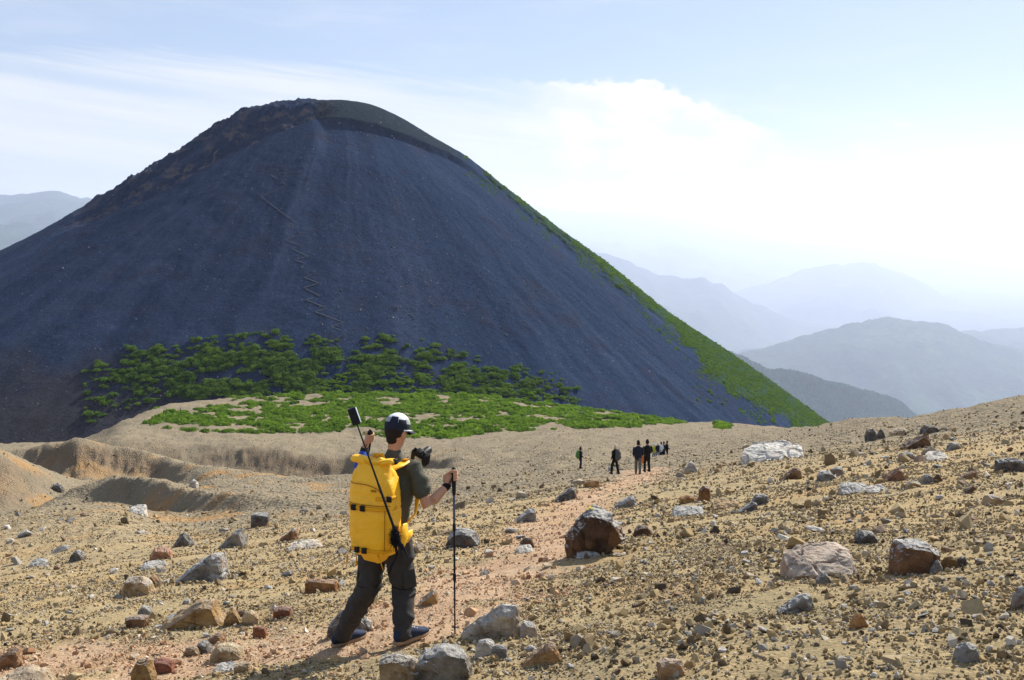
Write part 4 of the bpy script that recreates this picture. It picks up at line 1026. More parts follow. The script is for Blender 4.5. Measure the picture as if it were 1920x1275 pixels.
M_GRNP = simple("green_pack_cloth", (0.09, 0.20, 0.05), 0.8, 0.15, 30); M_LENS = simple("dark_lens", (0.01, 0.01, 0.012), 0.12, 0.05, 20)
M_GRYP = simple("grey_green_cloth", (0.12, 0.125, 0.10), 0.85, 0.12, 40); M_LIME = simple("lime_cloth", (0.42, 0.46, 0.06), 0.8, 0.1, 30)
def yellow_mat():
    m, t, b, o = new_mat("yellow_coated_fabric")
    pos = t.n('ShaderNodeNewGeometry').outputs['Position']
    n = t.noise(pos, 7.0, 5.0, 0.6); n2 = t.noise(pos, 55.0, 4.0, 0.6)
    base = t.mix(n, (0.86, 0.41, 0.006), (0.94, 0.52, 0.016))
    base = t.mix(t.m('MULTIPLY', t.ss(n, 0.54, 0.72), 0.5), base, (0.50, 0.27, 0.05))
    t.put(b.inputs['Base Color'], base); b.inputs['Roughness'].default_value = 0.5; b.inputs['Specular IOR Level'].default_value = 0.4
    bump(t, b, t.m('ADD', t.noise(pos, 11.0, 4.0, 0.6, 1.2), t.m('MULTIPLY', n2, 0.15)), 0.5, 0.02)
    return m
M_YEL = yellow_mat(); M_YEL2 = simple("yellow_webbing", (0.70, 0.33, 0.012), 0.8, 0.1, 90); M_SEAM = simple("amber_seam", (0.36, 0.15, 0.008), 0.8, 0.1, 90)

def grip_hand(bm, wrist, top, axis, ax, flip=1):
    """a fist closed on a pole: palm, four fingers of unequal length bent round it, thumb across"""
    c = top; fw = (c - wrist); fw = (fw - axis * fw.dot(axis)).normalized()       # from wrist side towards the pole
    sd = axis.cross(fw) * flip
    loft(bm, [wrist, c - fw * .050 - axis * .006, c - fw * .022 + axis * .004], [(.024, .030), (.021, .038), (.013, .040)], 12, side=sd)
    for i, L in enumerate((1.0, 1.08, 1.02, 0.84)):
        z = axis * (.031 - .0205 * i)
        loft(bm, [c - fw * .026 + sd * .020 + z, c - fw * .004 + sd * .031 * L + z, c + fw * .021 * L + sd * .020 + z, c + fw * .022 * L - sd * .012 + z, c + fw * .004 - sd * .024 + z],
             [.0105, .0104, .0098, .0090, .0078], 8, side=axis)
    z = axis * .040
    loft(bm, [c - fw * .040 - sd * .010 + axis * .018, c - fw * .018 - sd * .028 + z * .8, c + fw * .006 - sd * .026 + z, c + fw * .022 - sd * .014 + z], [.0125, .0115, .0105, .0085], 8, side=axis)

# ------------------------------------------------------------------ the hiker with the yellow pack
YAW = math.radians(24); A = axes_of(YAW); RT, FWD, UP = A.col[0].copy(), A.col[1].copy(), A.col[2].copy()
gL = hit(651, 1207); gR = hit(768, 1203)
hiker = empty("person", ((gL + gR) / 2)); bpy.context.view_layer.update()
tag(hiker, "hiker in olive shirt, dark trousers and cap, seen from behind wearing a yellow pack", 'person')
YH = 7.28
pel = P(724, 1006, YH); wai = P(728, 962, YH); che = P(735, 908, YH); sho = P(738, 872, YH); nek = P(739, 848, YH + .02); hd = P(744, 806, YH + .05)
sR = P(779, 880, 7.21); eR = P(801, 950, 7.12); wR = P(838, 911, 7.24)
sL = P(703, 878, 7.37); eL = P(672, 884, 7.66); wL = P(684, 842, 7.78)
hipR = pel + RT * .095 + UP * -.01; hipL = pel - RT * .095 + UP * -.01
ft = math.radians(46); FD = Vector((math.sin(ft), math.cos(ft), 0)); FS = Vector((FD.y, -FD.x, 0))
ankR = gR + Vector((0, 0, .10)) - FD * .055; ankL = gL + Vector((0, 0, .10)) - FD * .055
kR = P(757, 1104, 7.28); kL = P(692, 1101, 7.30)
poleR_top = P(851, 884, 7.26); poleL_top = P(694, 812, 7.80)
tipR = hit(853, 1197); tipL = hit(662, 1176)
axR = (poleR_top - tipR).normalized(); axL = (poleL_top - tipL).normalized()
bm = bmesh.new()
HA = axes_of(math.radians(33), math.radians(15)); hx, hy, hz = HA.col[0].copy(), HA.col[1].copy(), HA.col[2].copy()
loft(bm, [hd - hz * .10 + hy * .035, hd - hz * .065 + hy * .015, hd - hz * .02, hd + hz * .04, hd + hz * .065], [(.045, .05), (.066, .078), (.074, .092), (.076, .096), (.055, .07)], 18, side=hx)
ball(bm, hd + hy * .098 - hz * .028, (.013, .02, .02), HA)                                   # nose
loft(bm, [hd + hy * .085 - hz * .066 - hx * .02, hd + hy * .085 - hz * .066 + hx * .02], [.008, .008], 8)   # lips
loft(bm, [hd + hy * .086 + hz * .012 - hx * .04, hd + hy * .092 + hz * .012, hd + hy * .086 + hz * .012 + hx * .04], [.010, .010, .010], 8)
for s in (-1, 1): ball(bm, hd + hx * (.078 * s) - hy * .008 - hz * .022, (.010, .020, .032), HA)     # ears
loft(bm, [nek - UP * .06, nek, hd - hz * .06 - hy * .012], [(.066, .060), (.049, .052), (.048, .054)], 16, side=RT)
loft(bm, [pel, wai, che, sho], [(.15, .10), (.135, .09), (.16, .10), (.13, .07)], 18, side=RT)
loft(bm, [sho + RT * .03, sR, (sR + eR) / 2 + RT * .004, eR, eR.lerp(wR, .3), eR.lerp(wR, .7), wR], [.04, .042, .044, .041, .042, .034, .026], 14)
loft(bm, [sho - RT * .03, sL, (sL + eL) / 2, eL, eL.lerp(wL, .4), wL], [.04, .042, .042, .040, .038, .027], 14)
for hp, kn, an in ((hipR, kR, ankR), (hipL, kL, ankL)):
    loft(bm, [hp, hp.lerp(kn, .5), kn, kn.lerp(an, .35), an], [.075, .062, .048, .045, .032], 12)
grip_hand(bm, wR, poleR_top - axR * .035, axR, A, 1); grip_hand(bm, wL, poleL_top - axL * .035, axL, A, -1)
fused(bm, "body", M_SKIN, 0.0065, hiker, 2)
bm = bmesh.new()
loft(bm, [pel + UP * .03, wai, che, sho - UP * .005], [(.175, .12), (.165, .115), (.19, .125), (.155, .085)], 20, side=RT)
loft(bm, [sho - UP * .01, nek - UP * .012], [(.12, .075), (.066, .064)], 16, side=RT)
slv = sR.lerp(eR, .60)
loft(bm, [sho + RT * .06 - UP * .02, sR, sR.lerp(eR, .3), slv], [(.075, .075), (.074, .07), (.070, .066), (.069, .064)], 16)
slv2 = sL.lerp(eL, .55)
loft(bm, [sho - RT * .06 - UP * .02, sL, slv2], [(.075, .075), (.072, .07), (.066, .064)], 16)
fused(bm, "shirt", M_SHIRT, 0.0085, hiker, 3, (0.012, 10, 13))
bm = bmesh.new()
loft(bm, [pel + UP * .07, pel - UP * .02, pel - UP * .10], [(.165, .115), (.178, .13), (.15, .115)], 20, side=RT)
for hp, kn, an, sg in ((hipR, kR, ankR, 1), (hipL, kL, ankL, -1)):
    cuff = an + Vector((0, 0, -.015))
    loft(bm, [hp - RT * .01 * sg, hp.lerp(kn, .35), hp.lerp(kn, .75), kn, kn.lerp(an, .3), kn.lerp(an, .7), cuff],
         [(.108, .112), (.107, .108), (.094, .095), (.086, .088), (.084, .086), (.073, .076), (.066, .072)], 18, side=FS)
fused(bm, "trousers", M_TROU, 0.0085, hiker, 3, (0.017, 8, 14))
tro = [c for c in hiker.children if c.name.startswith("trousers")][0]
for hp, kn, sg in ((hipR, kR, 1), (hipL, kL, -1)):                                            # cargo pockets and knee seams
    c_ = hp.lerp(kn, .72) + FS * (.092 * sg); dn_ = (kn - hp).normalized()
    PA_ = Matrix((FS, FD, dn_)).transposed()
    bm = bmesh.new(); box(bm, c_, (.012, .055, .075), PA_, .008); pk_o = done(bm, "pocket", M_TROU, tro)
    bm = bmesh.new(); loft(bm, [kn + FS * (.088 * math.cos(t)) + FD * (.090 * math.sin(t)) + UP * .03 for t in np.linspace(-3.1, 3.1, 22)], [.0035] * 22, 6, side=UP); done(bm, "knee_seam", M_BLK2, tro)
bm = bmesh.new(); loft(bm, [sR.lerp(eR, .585) + v_ for v_ in [RT * (.0705 * math.cos(t)) + FWD * (.066 * math.sin(t)) - UP * (.012 * math.cos(t)) for t in np.linspace(-3.1, 3.1, 22)]], [.003] * 22, 6, side=UP); done(bm, "sleeve_hem", M_SHIRT, [c for c in hiker.children if c.name.startswith("shirt")][0])
for g in (gL, gR):                                                                            # shoes
    zb = Vector((0, 0, 1)); gg = g + Vector((0, 0, .012))
    bm = bmesh.new()
    loft(bm, [gg - FD * .115 + zb * .055, gg - FD * .06 + zb * .068, gg + FD * .02 + zb * .058, gg + FD * .10 + zb * .042, gg + FD * .16 + zb * .034],
         [(.034, .045), (.042, .062), (.046, .050), (.046, .034), (.036, .022)], 14, side=FS)
    s_o = fused(bm, "shoe", M_SHOE, 0.006, hiker, 3)
    bm = bmesh.new()
    loft(bm, [gg - FD * .13 + zb * .012, gg - FD * .05 + zb * .010, gg + FD * .04 + zb * .010, gg + FD * .12 + zb * .012, gg + FD * .17 + zb * .020], [(.036, .016), (.044, .018), (.046, .018), (.046, .016), (.034, .012)], 14, side=FS, power=4)
    done(bm, "sole", M_SOLE, s_o)
    bm = bmesh.new()
    for k in range(4):
        c_ = gg + FD * (.005 + .024 * k) + zb * (.109 - .012 * k)
        loft(bm, [c_ - FS * .026, c_ + zb * .004, c_ + FS * .026], [.005, .005, .005], 6, side=zb)
    done(bm, "laces", M_WHT, s_o)
# hair, cap, glasses
bm = bmesh.new()
loft(bm, [hd - hz * .070 - hy * .036, hd - hz * .046 - hy * .032, hd - hz * .015 - hy * .022, hd + hz * .03 - hy * .014, hd + hz * .06], [(.050, .050), (.068, .067), (.080, .086), (.082, .093), (.055, .066)], 18, side=hx)
fused(bm, "hair", M_HAIR, 0.006, hiker, 2, (0.003, 40, 40))
cap_c = hd + hz * .030
def dome(bm, rx, ry, rzz, e0, e1, a0=0, a1=2 * math.pi, na=28, ne=8, c0=None):
    c0 = c0 or cap_c; V = []
    for i in range(ne + 1):
        ev = e0 + (e1 - e0) * i / ne
        V.append([bm.verts.new(c0 + hx * (rx * math.cos(ev) * math.cos(a0 + (a1 - a0) * k / na)) + hy * (ry * math.cos(ev) * math.sin(a0 + (a1 - a0) * k / na)) + hz * (rzz * math.sin(ev))) for k in range(na + 1)])
    for i in range(ne):
        for k in range(na): bm.faces.new((V[i][k], V[i][k + 1], V[i + 1][k + 1], V[i + 1][k]))
bm = bmesh.new(); dome(bm, .089, .108, .100, math.radians(13), math.radians(90), ne=12); cap_o = done(bm, "cap", M_WHT, hiker)
tag(cap_o, label="white, grey and black baseball cap")
bm = bmesh.new(); dome(bm, .0905, .1095, .1015, math.radians(-22), math.radians(15)); done(bm, "cap_band", M_NAVY, cap_o)
for k, (m_, lo, hi) in enumerate(((M_GRY, 13, 36), (M_NAVY, 13, 42), (M_NAVY, 13, 30), (M_GRY, 13, 36))):
    a = math.radians(-128 + 42 * k); bm = bmesh.new()
    dome(bm, .0910, .1100, .1020, math.radians(lo), math.radians(hi), a, a + math.radians(40), 8, 4); done(bm, "cap_panel", m_, cap_o)
bm = bmesh.new()
Vt = [[bm.verts.new(cap_c + hx * (r * .092 * math.cos(t_)) + hy * (.10 * math.sin(t_) + (r - 1) * .22 * math.sin(t_)) - hz * (.012 + .04 * (r - 1) + .02 * (1 - math.sin(t_)))) for t_ in np.linspace(.25, math.pi - .25, 12)] for r in (1.0, 1.15, 1.32)]
Vb = [[bm.verts.new(v.co - hz * .004) for v in r] for r in Vt]
for L_ in (Vt, Vb):
    for i in range(2):
        for k in range(11): bm.faces.new((L_[i][k], L_[i][k + 1], L_[i + 1][k + 1], L_[i + 1][k]))
for k in range(11): bm.faces.new((Vt[2][k], Vt[2][k + 1], Vb[2][k + 1], Vb[2][k]))
done(bm, "cap_brim", M_NAVY, cap_o)
bm = bmesh.new()
for s in (-1, 1):
    loft(bm, [hd + hx * (.086 * s) - hy * .02 + hz * .004, hd + hx * (.085 * s) + hy * .05 + hz * .006, hd + hx * (.070 * s) + hy * .097 + hz * .006], [(.004, .006)] * 3, 8)
gl_o = done(bm, "glasses", M_WHT, hiker)
bm = bmesh.new()
loft(bm, [hd + hx * .076 + hy * .082 - hz * .004, hd + hx * .04 + hy * .108 - hz * .006, hd + hy * .114 - hz * .004, hd - hx * .04 + hy * .108 - hz * .006, hd - hx * .076 + hy * .082 - hz * .004], [(.006, .020), (.006, .024), (.006, .014), (.006, .024), (.006, .020)], 10, side=hy)
done(bm, "lens", M_LENS, gl_o)
# sleeve, wristbands
bm = bmesh.new(); loft(bm, [eL.lerp(wL, .15), eL.lerp(wL, .5), eL.lerp(wL, .80)], [.046, .044, .036], 14); done(bm, "arm_sleeve", M_BLUE, hiker)
bm = bmesh.new(); loft(bm, [eL.lerp(wL, .84), eL.lerp(wL, 1.0)], [.034, .034], 14); done(bm, "wristband", M_BLK2, hiker)
bm = bmesh.new(); loft(bm, [eR.lerp(wR, .90), eR.lerp(wR, 1.02)], [.031, .031], 14); done(bm, "wristband", M_BLK2, hiker)

# trekking poles
def trek_pole(top, tip, label, strap_to):
    ax = (top - tip).normalized(); L = (top - tip).length
    o = empty("trekking_pole", tip); bpy.context.view_layer.update(); tag(o, label, 'trekking pole', 'trekking poles of the hiker')
    bm = bmesh.new()
    loft(bm, [tip + ax * .03, tip + ax * (L * .36)], [.0055, .0065], 10); loft(bm, [tip + ax * (L * .36), tip + ax * (L * .66)], [.0078, .0078], 10)
    done(bm, "lower_shaft", M_BLK, o)
    bm = bmesh.new(); loft(bm, [tip + ax * (L * .66), tip + ax * (L * .92)], [.009, .009], 10); done(bm, "upper_shaft", M_ALU, o)
    for q in (.36, .66):
        bm = bmesh.new(); loft(bm, [tip + ax * (L * q - .02), tip + ax * (L * q + .02)], [.0125, .0125], 10); done(bm, "clamp", M_BLK, o)
    bm = bmesh.new(); loft(bm, [top - ax * .17, top - ax * .10, top - ax * .04, top + ax * .004, top + ax * .02], [.013, .016, .0155, .020, .016], 12); done(bm, "grip", M_BLK, o)
    bm = bmesh.new(); loft(bm, [tip + ax * .075, tip + ax * .079, tip + ax * .083], [.024, .026, .012], 14, caps=False); done(bm, "basket", M_BLK, o)
    bm = bmesh.new(); loft(bm, [tip, tip + ax * .04], [.003, .005], 8); done(bm, "metal_tip", M_SIL, o)
    bm = bmesh.new(); s1 = strap_to
    loft(bm, [top - ax * .005, top.lerp(s1, .5) + Vector((0, -.035, -.02)), s1 + Vector((0, -.03, .0)), s1 + Vector((-.02, .02, -.02)), top.lerp(s1, .5) + Vector((0, .03, -.05)), top - ax * .02], [(.003, .010)] * 6, 8)
    done(bm, "wrist_strap", M_BLK2, o)
trek_pole(poleR_top, tipR, "black trekking pole in the hiker's right hand, planted upright beside the pale rock", wR)
trek_pole(poleL_top, tipL, "trekking pole in the hiker's raised left hand, mostly hidden behind the yellow pack", wL)

# ------------------------------------------------------------------ the yellow pack
pb = P(704, 1040, 7.06); pt = P(703, 868, 7.09); pax = (pt - pb); PL = pax.length; pax.normalize()
pR = (RT - pax * RT.dot(pax)).normalized(); pF = pax.cross(pR)           # pF points to the wearer's front
prof = [(0, .105, .060), (.03, .150, .095), (.10, .172, .120), (.30, .182, .128), (.52, .184, .126), (.60, .182, .122), (.72, .178, .120), (.83, .166, .110), (.91, .150, .085), (.97, .136, .050), (1.02, .130, .030)]
hs = [q[0] for q in prof]
def pk(a, s, out=0.0):
    """a point on the pack's outer face: a across (-1..1), s height (0..1)"""
    hw = np.interp(s, hs, [q[1] for q in prof]); hdp = np.interp(s, hs, [q[2] for q in prof])
    aa = min(abs(a), 1.0); dep = hdp * (1 - aa ** 3.3) ** (1 / 3.3) + 0.003
    return pb + pax * (PL * s) + pR * (a * (hw + out * (aa ** 3))) - pF * (dep + out)
pack = empty("backpack", pb); bpy.context.view_layer.update(); tag(pack, "large yellow roll-top backpack on the hiker's back", 'backpack')
bm = bmesh.new()
ss_ = np.linspace(0, 1.02, 90)
loft(bm, [pb + pax * (PL * s) for s in ss_], [(float(np.interp(s, hs, [q[1] for q in prof])), float(np.interp(s, hs, [q[2] for q in prof]))) for s in ss_], 64, side=pR, power=3.3)
me_o = done(bm, "main_bag", M_YEL, pack)
me = me_o.data; n = len(me.vertices); co = np.empty(n * 3); me.vertices.foreach_get('co', co); co = co.reshape(-1, 3)
nm = np.empty(n * 3); me.vertices.foreach_get('normal', nm); nm = nm.reshape(-1, 3)
rel = co - np.array(pb); sv = rel @ np.array(pax) / PL; av = rel @ np.array(pR)
topw = np.clip((sv - .72) / .28, 0, 1)
amp = 0.008 + 0.018 * topw
q = np.stack([av * (14 + 10 * topw), sv * (9 - 4 * topw), rel @ np.array(pF) * 9], -1)
co += nm * (amp * ((1 - np.abs(vn3(q, 11))) ** 2 - .5 + .4 * vn3(q * 2, 12)))[:, None]
co += nm * (-0.006 * np.exp(-((sv - .525) / .012) ** 2) - 0.005 * np.exp(-((sv - .07) / .012) ** 2))[:, None]
me.vertices.foreach_set('co', co.ravel()); me.update()
bm = bmesh.new()
rolln = [pb + pax * (PL * (1.035 - .03 * math.sin(math.pi * t) + .012 * math.sin(9 * t))) + pR * ((t - .5) * .33) - pF * .012 for t in np.linspace(0, 1, 12)]
loft(bm, rolln, [(.027 + .006 * math.sin(5 * t), .040 + .006 * math.sin(7 * t + 1)) for t in np.linspace(0, 1, 12)], 16, side=pax)
roll = done(bm, "rolled_top", M_YEL, pack)
bm = bmesh.new(); rl2 = [p - pF * .034 + pax * .004 for p in rolln]
loft(bm, rl2, [(.013, .005)] * 12, 8, side=pax); done(bm, "fold", M_YEL2, roll)
for s in (-1, 1):
    bm = bmesh.new(); c_ = rolln[0 if s < 0 else -1] + pR * (.012 * s); box(bm, c_, (.014, .018, .020), Matrix((pR, pF, pax)).transposed(), .004); done(bm, "end_buckle", M_BLK, roll)
def tube_on(pts, r, name, mat, parent, flat=None):
    bm = bmesh.new(); loft(bm, pts, [r if flat is None else flat] * len(pts), 8, side=pax if flat else None); return done(bm, name, mat, parent)
front = None
tube_on([pk(a, .80 - .075 * max(0, a + .1) ** 1.6 - .13 * max(0, a - .55) * 2, .003) for a in np.linspace(-.93, .80, 16)], .0035, "pocket_seam", M_SEAM, pack)
tube_on([pk(a, .585, .003) for a in np.linspace(-.95, .95, 14)], .003, "panel_seam", M_SEAM, pack)
tube_on([pk(.80, s, .003) for s in np.linspace(.06, .56, 12)], .003, "side_seam", M_SEAM, pack)
def band(s0, name, a0=-1, a1=1, buck=(), w=.013):
    o = tube_on([pk(a, s0, .004) for a in np.linspace(a0, a1, 16)], None, name, M_YEL2, pack, (w, .003))
    for a in buck:
        c_ = pk(a, s0, .012); bm = bmesh.new(); box(bm, c_, (.019, .009, .021), Matrix((pR, pF, pax)).transposed(), .004)
        box(bm, c_ - pF * .008, (.010, .004, .012), Matrix((pR, pF, pax)).transposed(), .002); done(bm, "buckle", M_BLK, o)
    return o
band(.548, "compression_strap", buck=(-.55, -.12)); band(.092, "bottom_strap", buck=(-.45, -.08)); band(.66, "side_strap", .45, 1.0, (.92,))
for a0, dx in ((-.9, -.03), (-.5, -.005), (.55, .03)):                                        # loose strap ends
    p0 = pk(a0, .06, .01); tube_on([p0, p0 + pR * dx - pax * .04 - pF * .01, p0 + pR * dx * 1.4 - pax * .10], None, "strap_tail", M_YEL2, pack, (.002, .008))
bm = bmesh.new(); hp = [pb + pax * (PL * s) + pR * o_ + pF * .06 for s, o_ in ((1.0, -.06), (1.07, -.04), (1.08, .03), (1.0, .05))]
loft(bm, hp, [(.012, .006)] * 4, 8, side=pax); done(bm, "haul_loop", M_YEL2, pack)
for s in (-1, 1):                                                                            # shoulder straps
    so = sho + RT * (.115 * s)
    ptsS = [pb + pax * (PL * .93) + pR * (.10 * s) + pF * .06, so + UP * .034 - FWD * .085, so + UP * .042 - FWD * .01, so + UP * .005 + FWD * .095, so - UP * .10 + FWD * .145, so - UP * .26 + FWD * .12 + RT * (.02 * s), so - UP * .36 + FWD * .02 + RT * (.055 * s), pb + pax * (PL * .22) + pR * (.15 * s) + pF * .06]
    bm = bmesh.new(); loft(bm, ptsS, [(.036, .012)] * 4 + [(.033, .011), (.022, .008), (.010, .004), (.009, .004)], 12, side=RT); st_o = done(bm, "shoulder_strap", M_YEL, pack)
    bm = bmesh.new(); box(bm, so + UP * .058 - FWD * .02, (.020, .026, .006), A, .003); done(bm, "strap_pad", M_SEAM, st_o)
    bm = bmesh.new(); loft(bm, [pel + RT * (.15 * s) - FWD * .10 + UP * .05, pel + RT * (.20 * s) - FWD * .02 + UP * .03, pel + RT * (.16 * s) + FWD * .11 + UP * .02], [(.010, .045), (.012, .045), (.008, .025)], 12, side=RT)
    done(bm, "hip_belt", M_YEL, pack)
for s in (1,):
    bm = bmesh.new(); loft(bm, [pk(1, .10) + pF * .05 + pR * .02, pk(1, .2) + pF * .06 + pR * .035, pk(1, .34) + pF * .06 + pR * .025], [(.012, .045), (.016, .055), (.010, .05)], 14, side=pR); done(bm, "side_pocket", M_YEL, pack)
bm = bmesh.new(); loft(bm, [pk(.9, .30, .01), pk(.97, .22, .016) + pR * .006, pk(.95, .10, .012)], [(.012, .004)] * 3, 8, side=pax); done(bm, "side_webbing", M_YEL2, pack)
bm = bmesh.new(); box(bm, pk(.35, .74, .002), (.022, .003, .007), Matrix((pR, pF, pax)).transposed(), .001); done(bm, "sewn_label", M_SEAM, pack)

# long selfie stick with a 360 camera tucked across the pack
st_top = P(670, 797, 6.90); st_bot = P(741, 996, 6.80); sax = (st_top - st_bot).normalized()
stick = empty("selfie_stick", st_bot); bpy.context.view_layer.update(); tag(stick, "long black selfie stick with a small camera on top, strapped across the yellow pack", 'selfie stick')
bm = bmesh.new(); loft(bm, [st_bot, st_bot.lerp(st_top, .45)], [.010, .009], 10); loft(bm, [st_bot.lerp(st_top, .45), st_top], [.0075, .0055], 10); done(bm, "rod", M_BLK, stick)
bm = bmesh.new(); loft(bm, [st_bot - sax * .13, st_bot - sax * .06, st_bot + sax * .03], [.015, .017, .014], 12); done(bm, "grip", M_BLK2, stick)
sxa = Matrix((Vector((sax.z, 0, -sax.x)).normalized(), Vector((0, 1, 0)), sax)).transposed()
bm = bmesh.new(); box(bm, st_top + sax * .066, (.030, .017, .062), sxa, .009); hc = done(bm, "camera_head", M_BLK, stick, sharp=40)
bm = bmesh.new()
ball(bm, st_top + sax * .10 - Vector((0, .016, 0)), (.017, .009, .017), sxa); done(bm, "lens", M_LENS, hc)
bm = bmesh.new(); box(bm, st_top + sax * .066 + sxa.col[0] * .031, (.002, .012, .055), sxa, .001); done(bm, "side_trim", M_SIL, hc)
for k in range(3):
    bm = bmesh.new(); a = 2.1 * k; off = Vector((math.cos(a), math.sin(a), 0)) * .016
    loft(bm, [st_bot - sax * .10 + off, st_bot - sax * .20 + off * 1.5], [.008, .006], 8); done(bm, "folded_leg", M_BLK, stick)
# furry wind muff hanging low on the pack's side
wmc = P(741, 1006, 6.79)
V, Fc = [], []
r0 = np.random.default_rng(3)
for k in range(1500):
    d = r0.normal(size=3); d /= np.linalg.norm(d); p = np.array(wmc) + d * np.array([.030, .030, .075]) * r0.uniform(.6, 1); e = p + (d + .5 * r0.normal(size=3) + np.array([0, 0, -.3])) * .018
    u = np.cross(d, r0.normal(size=3)); u = u / np.linalg.norm(u) * .0018; i = len(V); V += [p - u, p + u, e]; Fc.append((i, i + 1, i + 2))
bm = bmesh.new(); ball(bm, wmc, (.026, .026, .068)); muff = done(bm, "wind_muff", M_BLK2); tag(muff, "furry black microphone muff hanging at the lower right of the yellow pack", 'microphone muff')
obj("fur", mesh_np("fur", np.array(V), np.array(Fc), False), M_BLK2, muff)
bm = bmesh.new(); mb0 = wmc - Vector((0, 0, .06)); loft(bm, [mb0, mb0 - Vector((-.01, 0, .07)), mb0 - Vector((.03, 0, .16)), mb0 - Vector((.045, 0, .21))], [(.010, .006)] * 4, 8); done(bm, "tether", M_BLK2, muff)

# camera clipped to the right shoulder strap
cc0 = P(787, 857, 7.44); CA = axes_of(math.radians(24 + 10), math.radians(-18)) @ Euler((0, math.radians(22), 0)).to_matrix(); cx, cy, cz = [CA.col[k].copy() for k in range(3)]
dslr = empty("camera_body_on_strap", cc0); dslr.name = "photo_camera"; bpy.context.view_layer.update(); tag(dslr, "black photo camera clipped in front of the hiker's right shoulder", 'camera')
bm = bmesh.new(); box(bm, cc0, (.068, .026, .046), CA, .010); db = done(bm, "body", M_BLK, dslr, sharp=40)
bm = bmesh.new(); box(bm, cc0 + cz * .052 - cx * .006, (.024, .026, .014), CA, .007); done(bm, "viewfinder_hump", M_BLK, db, sharp=40)
bm = bmesh.new(); box(bm, cc0 + cx * .055 + cy * .012, (.017, .030, .048), CA, .010); done(bm, "hand_grip", M_BLK2, db)
bm = bmesh.new(); loft(bm, [cc0 + cy * .02, cc0 + cy * .05, cc0 + cy * .11], [.036, .034, .031], 20, side=cx); done(bm, "lens", M_BLK, dslr)
bm = bmesh.new(); box(bm, cc0 - cy * .0275 + cx * .006 - cz * .008, (.032, .001, .024), CA, .0005); done(bm, "rear_screen", M_SIL, db)
for dx in (-.045, .038):
    bm = bmesh.new(); loft(bm, [cc0 + cx * dx + cz * .044, cc0 + cx * dx + cz * .058], [.011, .011], 14, side=cx); done(bm, "dial", M_BLK, db)

